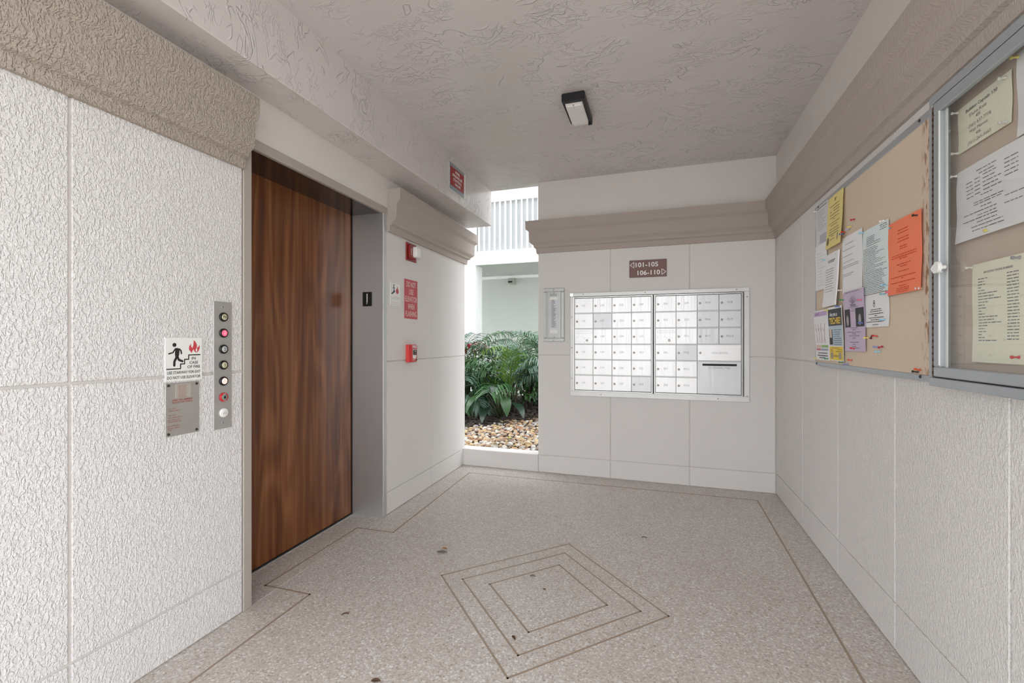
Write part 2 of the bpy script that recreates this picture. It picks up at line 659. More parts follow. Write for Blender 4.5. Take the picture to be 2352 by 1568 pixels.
# left wall, far part (fire alarm side)
scored_wall('wall_left_rear', (P_RR.x, P_RR.y, 0), A_RR, [.0, .69, 1.416], [K(0), K(.155), K(1.084), K(2.02)], 2.39, .007, W_FAR, .36)
# back wall with the mailboxes
scored_wall('wall_back', (0, YB, 0), 0, [-1.096, -.428, .232, .88], [K(0), K(.163), K(1.101), K(2.07)], 2.73, .006, W_FAR, .15, leak=(0, .05))
# right wall with the notice boards
rg = lambda s: .166 + (s + 4.106) * .0115
scored_wall('wall_right', (XR, 0, 0), -pi / 2, [-4.106, -4.0, -3.398, -2.772, -2.168, -1.55, -.94, -.45], [K(0), rg, K(1.10), K(2.08)], 2.73, .008, W_RIGHT, .2, leak=(.05, 0))
# wall above the elevator frame
wl = struct('wall_above_elevator', (-1.7945, 1.551, 0), math.atan2(2.737 - 1.554, -.04))
G().box(0, 1.186, 0, .34, 2.166, 2.40).build('plaster_band', PLAIN, wl)
# low wall under the opening to the garden
lw = struct('wall_low', (0, 0, 0))
G().box(-2.2, -1.097, YB, 4.245, 0, .163, .004).build('low_wall', W_FAR, lw)

# ------------------------------------------------------------------ ceiling and beam
G().box(-2.25, 1.1, -1.4, 4.2, 2.72, 3.0).build('ceiling', CEIL, kind='structure')
G().box(-2.2, -1.60, -1.4, 4.2, 2.374, 2.73, .004).build('ceiling_beam', BEAM, kind='structure')


G().box(-9, 4, 1.2, 4.2, 3.0, 8.5).build('wall_upper_storeys', OUTW, kind='structure')

# ------------------------------------------------------------------ cornices
def cornice(name, path, prof, mat, segs=None, cap=(True, True)):
    """profile (projection, z) swept along path; the room lies to the right of the travel direction"""
    P = [Vector(p) for p in path]
    n = len(P)
    rings = []
    for i in range(n):
        dirs = []
        if i > 0:
            dirs.append((P[i] - P[i - 1]).normalized())
        if i < n - 1:
            dirs.append((P[i + 1] - P[i]).normalized())
        ns = [Vector((d.y, -d.x)) for d in dirs]
        if len(ns) == 2:
            m = ns[0] + ns[1]
            m = m / (m.dot(ns[0]))
        else:
            m = ns[0]
        rings.append([(P[i].x + m.x * p, P[i].y + m.y * p, z) for p, z in prof])
    k = len(prof)
    for a, b in (segs or [(0, n - 1)]):
        g = G()
        vs = [v for r in rings[a:b + 1] for v in r]
        fs = []
        for i in range(b - a):
            for j in range(k):
                jj = (j + 1) % k
                fs.append((i * k + j, i * k + jj, (i + 1) * k + jj, (i + 1) * k + j))
        fs.append(tuple(range(k)))
        fs.append(tuple(range((b - a) * k + k - 1, (b - a) * k - 1, -1)))
        g.add(vs, [tuple(reversed(f)) for f in fs])
        yield g


PROF = [(-.01, 2.05), (.014, 2.054), (.018, 2.098), (.034, 2.106), (.038, 2.126), (.056, 2.142), (.068, 2.150),
        (.071, 2.246), (.096, 2.266), (.099, 2.342), (-.01, 2.342)]
PROFL = [(-.01, 2.0), (.018, 2.0), (.022, 2.044), (.042, 2.052), (.046, 2.068), (.066, 2.084), (.074, 2.096), (.078, 2.196),
         (.102, 2.222), (.105, 2.300), (-.01, 2.300)]
path_r = [(-1.096, 4.30), (-1.096, YB), (XR, YB), (XR, .45)]
for i, g in enumerate(cornice('trim', path_r, PROF, TRIM, [(0, 2), (2, 3)])):
    g.build('trim_%d' % (i + 1), TRIM, kind='structure')
a0, a1 = on_front(-.60, 0), on_front(.788, 0)
for g in cornice('trim', [a0[:2], a1[:2]], PROFL, TRIM_L):
    g.build('trim_3', TRIM_L, kind='structure')
b0, b1 = on_rear(.012, 0), on_rear(1.416, 0)
for g in cornice('trim', [b0[:2], b1[:2], (-2.15, b1[1] + .006)], PROFL, TRIM):
    g.build('trim_4', TRIM, kind='structure')

# ------------------------------------------------------------------ elevator door in its steel frame
A_E = math.atan2(2.737 - 1.554, -1.835 + 1.7945)
el = struct('door_1', (-1.7945, 1.554, 0), A_E)
G().box(0, .046, -.004, .02, 0, 2.165, .003).build('jamb', PAINTED, el, label='narrow beige painted face of the frame')
G().box(.038, .046, .02, .262, 0, 2.13).build('jamb', STEEL, el)
G().box(1.137, 1.183, -.004, .02, 0, 2.13, .003).build('jamb', STEEL, el)
G().box(1.137, 1.15, .016, .262, 0, 2.13).build('jamb', STEEL, el, label='wide brushed steel reveal')
G().box(-.001, 1.186, -.006, .02, 2.117, 2.166, .003).build('header', PAINTED, el)
G().box(.046, 1.137, .016, .262, 2.117, 2.14).build('soffit', STEEL_S, el, label='dark mirror-like steel soffit')
G().box(.02, 1.132, .250, .285, .006, 2.16, .002).build('door_panel', WOOD, el, label='walnut veneered sliding door panel')
G().box(1.130, 1.139, .244, .29, .0, 2.12).build('door_edge_gap', DARK, el)  # black strip standing in for the dark gap beside the door panel
G().box(.04, 1.14, .238, .30, -.02, .004).build('sill', STEEL, el)
G().box(.04, 1.14, .246, .25, .0035, .012).build('floor_gap', DARK, el)
G().box(-.3, 1.5, .295, .32, 0, 2.5).build('shaft_wall', DARK, el)

# ------------------------------------------------------------------ elevator position indicator on the steel reveal
_e = Matrix.Rotation(A_E, 3, 'Z')


def e_pt(x, y, z):
    v = _e @ Vector((x, y, 0))
    return (-1.7945 + v.x, 1.554 + v.y, z)


ind = thing('floor_indicator', 'small black floor indicator plate with a white bar on the steel door reveal', 'indicator', e_pt(1.1365, .122, 1.472), A_E - pi / 2)
G().box(-.037, .037, -.004, 0, 0, .100, .002).build('plate', BLACK, ind)
G().box(-.0035, .0035, -.0055, -.003, .026, .088, .001).build('lit_bar', WHITE, ind)
G().flat([(-.004, .022), (.003, .025), (.001, .015), (-.003, .014)], -.0055).build('lit_dot', WHITE, ind)

# ------------------------------------------------------------------ call panel
cp = thing('call_panel', 'tall steel elevator call panel with a column of seven round buttons', 'call panel', on_front(.690, .849), A_FR)
G().box(-.043, .043, -.005, 0, 0, .545, .0015).build('plate', steel('panel_steel', (196, 193, 189), .42, (1, 1, 60), .5), cp)
for z in (.521, .026):
    s_ = G().lathe([(.0055, 0), (.005, .002), (.002, .0026)], (-.002, -.005, z)).build('screw', STEEL, cp)
    G().disc(-.002, z, .0022, -.0079, -.007, 6).build('screw_recess', DARK, s_)
CAPY = M('button_cream', (206, 202, 168), .35)
CAPG = M('button_grey', (190, 196, 194), .35)
CAPR = M('button_lit_red', (236, 70, 92), .3, emit=.55, var=.2, vscale=60)
CAPP = M('button_lit_pink', (240, 190, 180), .3, emit=.35)
CAPT = M('button_teal', (128, 150, 136), .35)
RINGK = M('button_ring', (16, 15, 15), .3)
btn = [(.479, 'PH', CAPY, RINGK, INK), (.410, '3', CAPR, RINGK, WHITE), (.341, '2', CAPG, RINGK, INK), (.273, '1', CAPY, RINGK, INK),
       (.204, 'bell', CAPP, RINGK, INKR), (.135, 'stop', CAPT, RED, INK), (.068, 'alarm', WHITE, WHITE, INKR)]
for z, s, capm, ringm, legm in btn:
    b = G().lathe([(.0195, 0), (.0195, .006), (.0165, .009), (.0125, .0085)], (.001, -.005, z), n=28).build('button', ringm, cp, True)
    G().lathe([(.0135, .004), (.0132, .0085), (.009, .0098)], (.001, -.005, z), n=24).build('cap', capm, b, True)
    yy = -.0152
    if s in ('PH', '3', '2', '1'):
        text(b, s, .001, z, .013, legm, .016 if s == 'PH' else None, 0.005, yy, name='legend')
    elif s == 'bell':
        g = G().stroke(arc(.001, z, .005, 0, 180) + [(-.006, z - .004), (.008, z - .004), (.006, z)], .0012, yy)
        g.build('legend', legm, b)
    elif s == 'stop':
        g = G().flat([(.001 + .005 * cos(i * pi / 8), z + .0062 * sin(i * pi / 8)) for i in range(16)], yy)
        text_into(g, 'R', .001, z, .007, y=yy - .0003)
        g.build('legend', DARK, b)
        text(b, 'STOP', .001, z + .0145, .0035, WHITE, .014, 0, -.0146, name='ring_legend')
        text(b, 'STOP', .001, z - .0150, .0035, WHITE, .014, 0, -.0146, name='ring_legend')
    else:
        G().stroke(arc(.001, z - .002, .006, 10, 170) + [(-.008, z - .004), (.010, z - .004)], .0011, yy).build('legend', legm, b)


# ------------------------------------------------------------------ flame and running figure pictograms
def flame_polys(cx, cz, k):
    a = [(-.20, -.5), (-.44, -.22), (-.42, .02), (-.28, .22), (-.26, .0), (-.16, -.12), (-.08, .1), (-.04, .5), (.10, .36), (.22, .12), (.20, -.08), (.10, -.26), (.16, -.46), (.0, -.36), (-.06, -.2), (-.16, -.34)]
    b = [(.12, -.5), (.34, -.36), (.46, -.1), (.44, .12), (.34, -.02), (.22, -.1), (.26, -.3)]
    return [[(cx + x * k, cz + z * k * 1.05) for x, z in p] for p in (a, b)]


# white stairway sign
t = thing('stairway_sign', 'white sign with running figure, stairs and red flame above the steel plate', 'sign', on_front(.450, 1.068), A_FR)
G().box(0, .148, -.004, 0, 0, .170, .0012).build('sign_plate', SIGNW, t)
g = G()
y = -.0046
px = lambda x, z: (x * .148 / 375., .170 - z * .170 / 440.)   # sign drawn on a 375 x 440 grid
g.stroke([px(*p) for p in ((15, 315), (148, 315), (148, 268), (188, 268), (188, 222), (230, 222), (230, 178), (348, 178))], .0042, y)
c0 = px(88, 74)
g.flat([(c0[0] + .0078 * cos(i * pi / 8), c0[1] + .0078 * sin(i * pi / 8)) for i in range(16)], y)
g.flat([px(*p) for p in ((92, 108), (118, 104), (140, 118), (134, 170), (126, 210), (98, 206), (92, 160), (96, 128))], y - .0001)
for pts, wd in ((((98, 112), (74, 150), (34, 162)), .0052), (((134, 114), (152, 132), (156, 162)), .0052),
                (((106, 204), (88, 238), (86, 280)), .0090), (((120, 200), (132, 226), (166, 240)), .0085)):
    g.stroke([px(*p) for p in pts], wd, y - .0002)
g.build('running_figure', INK, t)
g = G()
fc = px(288, 92)
for p in flame_polys(fc[0], fc[1], .050):
    g.flat(p, y)
g.build('flame', M('flame_red', (206, 72, 80), .5), t)
g = G()
for s, x, z, wd in (('IN', 281, 213, .016), ('CASE', 283, 256, .036), ('OF FIRE', 283, 300, .052), ('USE STAIRWAY FOR EXIT', 186, 352, .132), ('DO NOT USE ELEVATOR', 186, 402, .132)):
    q = px(x, z)
    text_into(g, s, q[0], q[1], .0105, wd, .012, y)
g.build('lettering', INK, t)

# steel instruction plate
t = thing('instruction_plate', 'worn stainless plate with faded red lettering under the white stairway sign', 'plate', on_front(.453, .857), A_FR)
G().box(0, .133, -.003, 0, 0, .206, .001).build('plate', steel('plate_steel', (190, 187, 180), .42, (1, 1, 1), .45), t)
for x, z in ((.010, .196), (.121, .196), (.010, .010), (.121, .010)):
    G().lathe([(.0052, 0), (.0048, .003), (.002, .004)], (x, -.003, z)).build('screw', LOCKDK, t)
G().box(.036, .098, -.0042, -.003, .146, .199).build('paper_label', M('aged_label', (176, 170, 160), .5), t)
g = G()
y = -.0048
for i in range(10):
    text_into(g, ['EMERGENCY OPERATION', 'KEY OFF', 'NORMAL OPERATION', 'KEY ON', 'CAR RETURNS TO', 'MAIN FLOOR AND', 'DOORS REMAIN OPEN', 'KEY BYPASS', 'RESTORES NORMAL', 'SERVICE TO CAR'][i],
              .067 if i == 0 else .062, .193 - i * .0049, .0026, .040 if i in (0, 2, 6) else .030, 0, y)
for s, x, z, wd in (('FIRE OR EMERG', .064, .138, .080), ('ELEVATOR OPERA', .064, .129, .080)):
    text_into(g, s, x, z, .0062, wd, .02, -.0036)
for s, x, z, wd in (('KEY OFF', .023, .106, .028), ('NORMAL SERVICE', .032, .098, .046), ('KEY ON', .023, .081, .026), ('CALL ELEVATOR TO', .035, .072, .052),
                    ('KEY ON IN CAR', .030, .063, .046), ('OPERATION IN CAR', .033, .056, .050), ('KEY BYPASS', .027, .040, .044), ('NORMAL SERVICE', .030, .032, .046), ('ONLY', .018, .025, .018)):
    text_into(g, s, x, z, .0046, wd, .0, -.0036)
g.build('lettering', INKRW, t)

# ------------------------------------------------------------------ alarm side: strobe, signs, pull station
t = thing('fire_strobe', 'dark red fire alarm strobe with white lens below the cornice', 'strobe', on_rear(.262, 1.845), A_RR)
G().box(0, .150, -.012, 0, 0, .138, .004).build('back_plate', DKRED, t)
G().box(.012, .112, -.030, -.010, .014, .124, .008).build('housing', DKRED, t)
G().box(.060, .128, -.062, -.012, .030, .110, .008).build('lens', WHITE, t)
text(t, 'FIRE', .036, .069, .012, SIGNW, .05, .02, -.0305, pi / 2)

t = thing('stairway_sign', 'small faded white sign with climbing figure and flame beside the elevator frame', 'sign', on_rear(.047, 1.487), A_RR)
G().box(0, .142, -.004, 0, 0, .168, .001).build('sign_plate', SIGNW, t)
g = G()
for b_ in ((0.006, .136, .160, .162), (.006, .136, .006, .008), (.006, .008, .006, .162), (.134, .136, .006, .162)):
    g.flat([(b_[0], b_[2]), (b_[1], b_[2]), (b_[1], b_[3]), (b_[0], b_[3])], -.0044)
text_into(g, 'IN CASE OF FIRE', .088, .060, .007, .080, 0, -.0045)
text_into(g, 'USE STAIRS', .072, .050, .007, .110, 0, -.0045)
g.build('faint_print', M('faded_grey_ink', (176, 176, 178), .6), t)
g = G()
g.flat([(.046 + .007 * cos(i * pi / 6), .146 + .007 * sin(i * pi / 6)) for i in range(12)], -.0045)
g.stroke([(.044, .136), (.047, .112), (.036, .094)], .009, -.0045)
g.stroke([(.047, .112), (.058, .100)], .008, -.0046)
g.stroke([(.030, .122), (.044, .134), (.056, .122)], .005, -.0046)
g.stroke([(.016, .084), (.028, .084), (.028, .091), (.042, .091), (.042, .098), (.056, .098)], .010, -.0045)
g.build('climbing_figure', M('slate_ink', (72, 80, 98), .6), t)
g = G()
g.flat([(.092 + x * .044, .116 + z * .062) for x, z in ((0, .5), (.14, .2), (.36, -.02), (.44, -.24), (.3, -.44), (0, -.5), (-.3, -.44), (-.46, -.2), (-.38, .06), (-.3, .22), (-.2, .02), (-.06, .2))], -.0045)
g.build('flame', SIGNRED, t)
text(t, 'DO NOT USE ELEVATORS', .071, .020, .006, M('faded_red_ink', (206, 150, 148), .6), .104, 0, -.0045)

t = thing('warning_sign', 'tall faded red sign reading DO NOT USE ELEVATOR WHEN FLASHING', 'sign', on_rear(.243, 1.401), A_RR)
G().box(0, .199, -.003, 0, 0, .301, .001).build('sign_plate', SIGNRED, t)
g = G()
for i, (s, wd) in enumerate((('DO NOT', .140), ('USE', .070), ('ELEVATOR', .180), ('WHEN', .098), ('FLASHING', .168))):
    text_into(g, s, .099, .264 - i * .0565, .040, wd, .006, -.0036)
g.build('lettering', M('sign_cream', (236, 214, 206), .5), t)

t = thing('pull_station', 'red fire alarm pull station box on the wall joint', 'alarm', on_rear(.262, 1.068), A_RR)
G().box(0, .088, -.030, 0, 0, .134, .004).build('back_box', M('coral_red', (222, 74, 70), .4), t)
G().box(-.002, .090, -.052, -.030, -.001, .135, .007).build('cover', RED, t)
text(t, 'FIRE', .044, .116, .018, WHITE, .062, .02, -.0525)
G().prism([(.018, .040)] + [(.044 + .026 * cos(R(200 + i * 14)), .042 + .018 * sin(R(200 + i * 14))) for i in range(11)] + [(.070, .098), (.018, .098)], -.0535, -.050).build('white_label', SIGNW, t)
h = G().box(.021, .067, -.060, -.052, .054, .094, .003).build('pull_handle', BLACK, t)
text(h, 'PULL', .044, .084, .008, WHITE, .030, .0, -.0604)
text(h, 'DOWN', .044, .064, .008, RED, .030, .0, -.0604)
G().disc(.076, .016, .006, -.054, -.051, 14).build('keyhole', BLACK, t)
text(t, 'PUSH', .034, .018, .008, SIGNW, .036, .0, -.0525)

# ------------------------------------------------------------------ sign on the beam
t = thing('valve_sign', 'dark red fire sprinkler control valve sign on a grey plate fixed to the beam', 'sign', (-1.5995, 3.250, 2.447), pi / 2)
G().box(.0, .310, -.003, 0, -.004, .205, .001).build('backing_board', SIGNW, t)
G().box(.0, .274, -.006, -.003, 0, .213, .001).build('grey_plate', GREYM, t)
G().box(.008, .266, -.008, -.006, .034, .184, .001).build('red_plate', SPRED, t)
g = G()
for i, (s, wd) in enumerate((('FIRE', .086), ('SPRINKLER', .190), ('CONTROL', .160), ('VALVE', .110))):
    text_into(g, s, .138, .158 - i * .033, .021, wd, .025, -.0086)
g.build('lettering', WHITE, t)

# ------------------------------------------------------------------ ceiling light
t = thing('ceiling_light', 'black hooded rectangular light with a white lens on the ceiling', 'light', (-.5, 2.69, 2.72), 0)
G().box(-.068, .066, -.008, .30, -.02, 0, .003).build('base', BLACK, t)
hd = G()
hd.box(-.070, .068, -.012, .020, -.052, 0, .005)
hd.box(.052, .068, .0, .325, -.050, -.002, .004)
hd.box(-.070, -.062, .0, .29, -.047, -.002, .002)
hd.box(.040, .068, .305, .327, -.056, -.010, .004)
hd.build('hood', BLACK, t)
LENS = M('lens_white', (236, 235, 232), .35)
g = G()
vs = []
for yy, zz, xw in ((.022, -.050, .056), (.05, -.058, .056), (.26, -.066, .056), (.30, -.058, .053), (.305, -.012, .052)):
    vs += [(-xw - .004, yy, -.008), (-xw, yy, zz + .006), (-xw + .008, yy, zz), (xw - .012, yy, zz), (xw - .006, yy, zz + .006), (xw - .004, yy, -.008)]
fs = [(i * 6 + j, (i + 1) * 6 + j, (i + 1) * 6 + j + 1, i * 6 + j + 1) for i in range(4) for j in range(5)] + [tuple(range(24, 30)), tuple(range(5, -1, -1))]
g.add(vs, [tuple(reversed(f)) for f in fs])
g.build('lens', LENS, t)
for x in (-.046, -.002):
    G().box(x, x + .038, .040, .078, -.0605, -.055, .001).build('lens_label', WHITE, t)
G().disc(0, 0, .003, 0, .003, 8).build('screw', DARK, t, xf=lambda x, y, z: (x - .006, z + .036, y - .058))

# ------------------------------------------------------------------ directional sign on the back wall
t = thing('direction_sign', 'brown apartment number sign with white arrows above the mailboxes', 'sign', (-.264, YB, 1.787), 0)
G().box(0, .313, -.006, 0, 0, .152, .003).build('sign_plate', BROWN, t)
text(t, '101-105', .148, .110, .038, WHITE, .188, .018, -.0066)
text(t, '106-110', .164, .040, .038, WHITE, .188, .018, -.0066)
for pts in ([(.007, .110), (.040, .134), (.040, .086), (.007, .110)], [(.306, .042), (.273, .066), (.273, .018), (.306, .042)]):
    G().stroke(pts, .0045, -.0066).build('arrow', WHITE, t)

# ------------------------------------------------------------------ directory frame left of the mailboxes
t = thing('directory_frame', 'narrow aluminium directory frame holding a strip of paper', 'directory', (-1.042, YB, 1.225), 0)
DW, DH = .199, .496
DIRM = M('directory_silver', (192, 194, 192), .4, .4)
for nm, q in (('frame_rail', (0, DW, 0, .034)), ('frame_rail', (0, DW, DH - .034, DH)), ('frame_rail', (0, .034, .034, DH - .034)), ('frame_rail', (DW - .034, DW, .034, DH - .034))):
    G().box(q[0], q[1], -.016, 0, q[2], q[3], .005).build(nm, DIRM, t)
for x in (.034, DW - .040):
    G().box(x, x + .006, -.0185, -.004, .034, DH - .034, .0015).build('bright_bead', ALU_WHITE, t)
G().box(.04, DW - .04, -.006, 0, .034, DH - .034).build('back_panel', DIRM, t)
ps = G().box(.060, .137, -.0075, -.006, .076, .414).build('paper_strip', M('strip_paper', (224, 226, 232), .8), t)
G().box(.060, .137, -.0082, -.0074, .076, .110).build('white_end', WHITE, ps)
G().box(.060, .137, -.0082, -.0074, .390, .412).build('heading', WHITE, ps)
G().box(.058, .128, -.0085, -.006, .424, .446, .001).build('maker_badge', M('badge', (170, 170, 164), .4, .4), t)
G().stroke([(.068, .430), (.094, .442), (.120, .430)], .003, -.009).build('badge_mark', INKG, t)
g = G()
rr = random.Random(3)
for i in range(34):
    z = .384 - i * .0076
    g.flat([(.070, z), (.070 + .004, z), (.074, z + .003), (.070, z + .003)], -.0080)
    ln = rr.uniform(.016, .046)
    g.flat([(.078, z), (.078 + ln, z), (.078 + ln, z + .0035), (.078, z + .0035)], -.0080)
g.build('printed_lines', INKG, ps)
for z in (.016, .040, DH - .016, DH - .042):
    G().lathe([(.004, 0), (.003, .002)], (.099, -.0165 if z in (.016, DH - .016) else -.0065, z), n=8).build('screw', DARK, t)

# ------------------------------------------------------------------ mailboxes
MZ = .73
sf = thing('mailbox_surround', 'wide pale aluminium frame around the mailbox banks', 'frame', (-.05, YB, MZ), 0)
X0, X1, Z1 = -.738, .736, .938
for q in ((X0, X1, 0, .045), (X0, X1, Z1 - .034, Z1), (X0, X0 + .034, .045, Z1 - .034), (X1 - .040, X1, .045, Z1 - .034)):
    G().box(q[0], q[1], -.020, 0, q[2], q[3], .003).build('frame_rail', ALU_WHITE, sf)
G().box(X0 + .034, X1 - .040, -.003, 0, .045, Z1 - .034).build('recess_back', M('recess_grey', (120, 118, 114), .6), sf)
G().box(X0 - .003, X0 + .03, -.022, -.001, Z1 - .032, Z1 + .001, .002).build('corner_cap', ALU, sf)
for x, z in ((-.62, Z1 - .015), (-.08, Z1 - .015), (.64, Z1 - .016), (X0 + .014, .16), (X0 + .014, .44), (X0 + .014, .72), (-.46, .022), (.50, .022), (X1 - .018, .05), (X1 - .018, .86)):
    G().lathe([(.004, 0), (.003, .0015)], (x, -.020, z), n=8).build('screw', LOCKDK, sf)
N_LEFT = [['101', '102', None, '103', '104', '105'], ['106', '107', '108', '109', '110', '201'], ['202', '203', '204', '205', '206', '207'], ['208', '209', '210', '301', '302', '303']]
N_RIGHT = [['304', '305', None, '306', '307', '308'], ['309', '310', 'PH1', 'PH2', 'PH3', 'PH4'], ['PH5', 'PH6', 'PH7'], ['PH8', 'PH9', 'PH10']]
DULL = {'107', '303', 'PH2', 'PH5', 'PH6', 'PH7', 'PH8', 'PH9', 'PH10'}
CW, RH = .1675, .1397


def lock(parent, x, z, y=-.016, r=.0095):
    l_ = G().lathe([(r, 0), (r * .95, .004), (r * .7, .005)], (x, y, z), n=14).build('lock', LOCK, parent)
    return l_


def mail_door(bank, x, z, wd, ht, num, mat=None):
    m_ = mat or (ALU_DULL if num in DULL else ALU_DOOR)
    d = G().box(x + .0015, x + wd - .0015, -.016, -.004, z + .0045, z + ht - .0045, .0016).build('mailbox_door', m_, bank)
    if num:
        lock(d, x + .022, z + ht * .47)
        G().box(x + .021, x + .029, -.0212, -.0205, z + ht * .47 - .001, z + ht * .47 + .001).build('key_slot', LOCKDK, d)
        text(d, num, x + .022 + (wd - .022) * .42, z + ht * .50, .017, ENGR2 if num in DULL else ENGR, None, 0, -.0164, name='number')
    return d


def service_door(bank, x, z):
    d = mail_door(bank, x, z, CW, RH, None, ALU_DOOR)
    G().stroke([(x + .02, z + RH - .032), (x + .148, z + RH - .032)], .019, -.0163).build('slot_rim', ENGR2, d)
    G().stroke([(x + .02, z + RH - .032), (x + .148, z + RH - .032)], .0165, -.0166).build('slot_cover', ALU_DOOR, d)
    lock(d, x + .112, z + .034, r=.0105)
    g = G()
    for dx, dz in ((-.018, .019), (.018, .019), (-.018, -.016), (.018, -.016), (-.038, .030), (-.092, .030)):
        g.disc(x + .112 + dx, z + .034 + dz, .0022, -.0168, -.015, 6)
    g.build('rivets', LOCKDK, d)


bank_l = thing('mailbox_bank', 'mailbox bank of twenty-four small aluminium doors, beside the directory frame', 'mailbox', (-.748, YB, .783), 0)
bank_r = thing('mailbox_bank', 'mailbox bank with the long outgoing mail slot', 'mailbox', (-.044, YB, .783), 0)
for bank, nums in ((bank_l, N_LEFT), (bank_r, N_RIGHT)):
    G().box(-.006, 4 * CW + .006, -.004, -.001, -.004, 6 * RH + .004).build('bank_back', M('bank_grey', (150, 150, 148), .5), bank)
    for q in ((-.010, -.002, -.008, 6 * RH + .008), (4 * CW + .002, 4 * CW + .010, -.008, 6 * RH + .008)):
        G().box(q[0], q[1], -.019, -.001, q[2], q[3], .001).build('bank_edge', ALU, bank)
    for z in (-.008, 6 * RH + .001):
        G().box(-.002, 4 * CW + .002, -.018, -.001, z, z + .007, .001).build('bank_edge', ALU, bank)
    for r_ in range(1, 6):
        G().box(0, (4 if bank is bank_l or r_ > 1 else 2) * CW, -.014, -.001, r_ * RH - .003, r_ * RH + .003).build('shelf_edge', ALU_WHITE, bank)
    for ci, colm in enumerate(nums):
        for ri, num in enumerate(colm):
            x, z = ci * CW, (5 - ri) * RH
            if num is None:
                service_door(bank, x, z)
            else:
                mail_door(bank, x, z, CW, RH, num)
d = mail_door(bank_r, 2 * CW, 2 * RH, 2 * CW, RH, None, ALU_DOOR)
lock(d, 2 * CW + .024, 2 * RH + .068)
text(d, 'HOUSEMAIL', 3 * CW + .01, 2 * RH + .068, .015, ENGR, .125, 0, -.0164, name='number')
d = mail_door(bank_r, 2 * CW, 0, 2 * CW, 2 * RH, None, ALU_DULL)
G().box(2 * CW + .040, 2 * CW + .302, -.018, -.015, 2 * RH - .040, 2 * RH - .022, .002).build('slot_rim', LOCKDK, d)
G().box(2 * CW + .044, 2 * CW + .298, -.0186, -.016, 2 * RH - .036, 2 * RH - .026).build('slot_opening', DARK, d)
text(d, 'OUTGOING MAIL', 3 * CW + .004, 2 * RH - .056, .015, ENGR2, .170, 0, -.0164, name='number')

# ------------------------------------------------------------------ notice board (open tan board) on the right wall
BX = .862
nb = thing('notice_board', 'tan fibre notice board in a thin grey metal frame on the wall', 'notice board', (XR, 3.062, 1.086), -pi / 2)
BL_, BH_ = 1.25, .920
G().box(.012, BL_ - .01, -.018, 0, .012, BH_ - .012).build('board_panel', CORK, nb)
for q in ((0, BL_, 0, .022), (0, BL_, BH_ - .028, BH_), (0, .012, .022, BH_ - .028)):
    G().box(q[0], q[1], -.0215, 0, q[2], q[3], .002).build('frame_rail', ALU_BLUE, nb)
for x, z in ((.030, .012), (1.126, .014), (1.122, BH_ - .013), (.06, BH_ - .013)):
    G().lathe([(.006, 0), (.005, .003), (.002, .0036)], (x, -.0215, z), n=10).build('screw', LOCKDK, nb)


class Sheet:
    """one sheet of paper hanging on a right-wall board; prints follow its bend"""

    def __init__(s, name, label, cat, X, yl, yr, zt, zb, mat, lt=0., lb=0., bow=.002, group=None, thick=.0004):
        s.w, s.h, s.lt, s.lb, s.bow = yl - yr, zt - zb, lt, lb, bow
        g = G()
        nu, nv = 6, 8
        for k, dy in ((0, 0), (1, thick)):
            for j in range(nv + 1):
                for i in range(nu + 1):
                    p = s.pt(i / nu, j / nv)
                    g.v.append((p[0], p[1] + dy, p[2]))
        m = (nu + 1) * (nv + 1)
        for j in range(nv):
            for i in range(nu):
                a = j * (nu + 1) + i
                g.f.append((a, a + nu + 1, a + nu + 2, a + 1))
                g.f.append((m + a, m + a + 1, m + a + nu + 2, m + a + nu + 1))
        rim = [i for i in range(nu + 1)] + [j * (nu + 1) + nu for j in range(1, nv + 1)] + [nv * (nu + 1) + i for i in range(nu - 1, -1, -1)] + [j * (nu + 1) for j in range(nv - 1, 0, -1)]
        for a, b in zip(rim, rim[1:] + rim[:1]):
            g.f.append((a, b, m + b, m + a))
        s.o = g.build(name, mat, smooth=False)
        s.o.location = (X, (yl + yr) / 2, zt)
        s.o.rotation_euler = (0, 0, -pi / 2)
        tag(s.o, label, cat, group)

    def pt(s, u, v, out=0.):
        l_ = s.lt * (1 - v) + s.lb * v + s.bow * sin(pi * min(1, max(0, u))) * .6 + s.bow * sin(2.2 * pi * v + u) * .5 + s.bow * .8
        return ((u - .5) * s.w, -l_ - out, -v * s.h)

    def xf(s, out):
        return lambda x, y, z: s.pt(x / s.w + .5, -z / s.h, out - y)

    def rect(s, name, u0, u1, v0, v1, mat, out=.0006):
        g = G()
        n = 5
        for j in range(n + 1):
            for i in range(n + 1):
                u, v = u0 + (u1 - u0) * i / n, v0 + (v1 - v0) * j / n
                g.v.append(((u - .5) * s.w, 0, -v * s.h))
        for j in range(n):
            for i in range(n):
                a = j * (n + 1) + i
                g.f.append((a, a + n + 1, a + n + 2, a + 1))
        return g.build(name, mat, s.o, xf=s.xf(out))

    def lines(s, rows, mat, th=.0032, seed=1, name='printed_lines', out=.0006):
        """rows: (u0, u1, v); broken into words"""
        rr = random.Random(seed)
        g = G()
        for u0, u1, v in rows:
            u = u0
            while u < u1 - .01:
                e = min(u1, u + rr.uniform(.03, .10))
                x0, x1, z = (u - .5) * s.w, (e - .5) * s.w, -v * s.h
                k = rr.uniform(.75, 1.) * th
                g.add([(x0, 0, z - k / 2), (x1, 0, z - k / 2), (x1, 0, z + k / 2), (x0, 0, z + k / 2)], [(0, 1, 2, 3)])
                u = e + .012
        return g.build(name, mat, s.o, xf=s.xf(out))

    def text(s, rows, mat, out=.0006, name='lettering'):
        """rows: (string, u, v, cap height, width, bold)"""
        g = G()
        for st, u, v, h, wd, b in rows:
            text_into(g, st, (u - .5) * s.w, -v * s.h, h, wd, b, 0.)
        return g.build(name, mat, s.o, xf=s.xf(out))


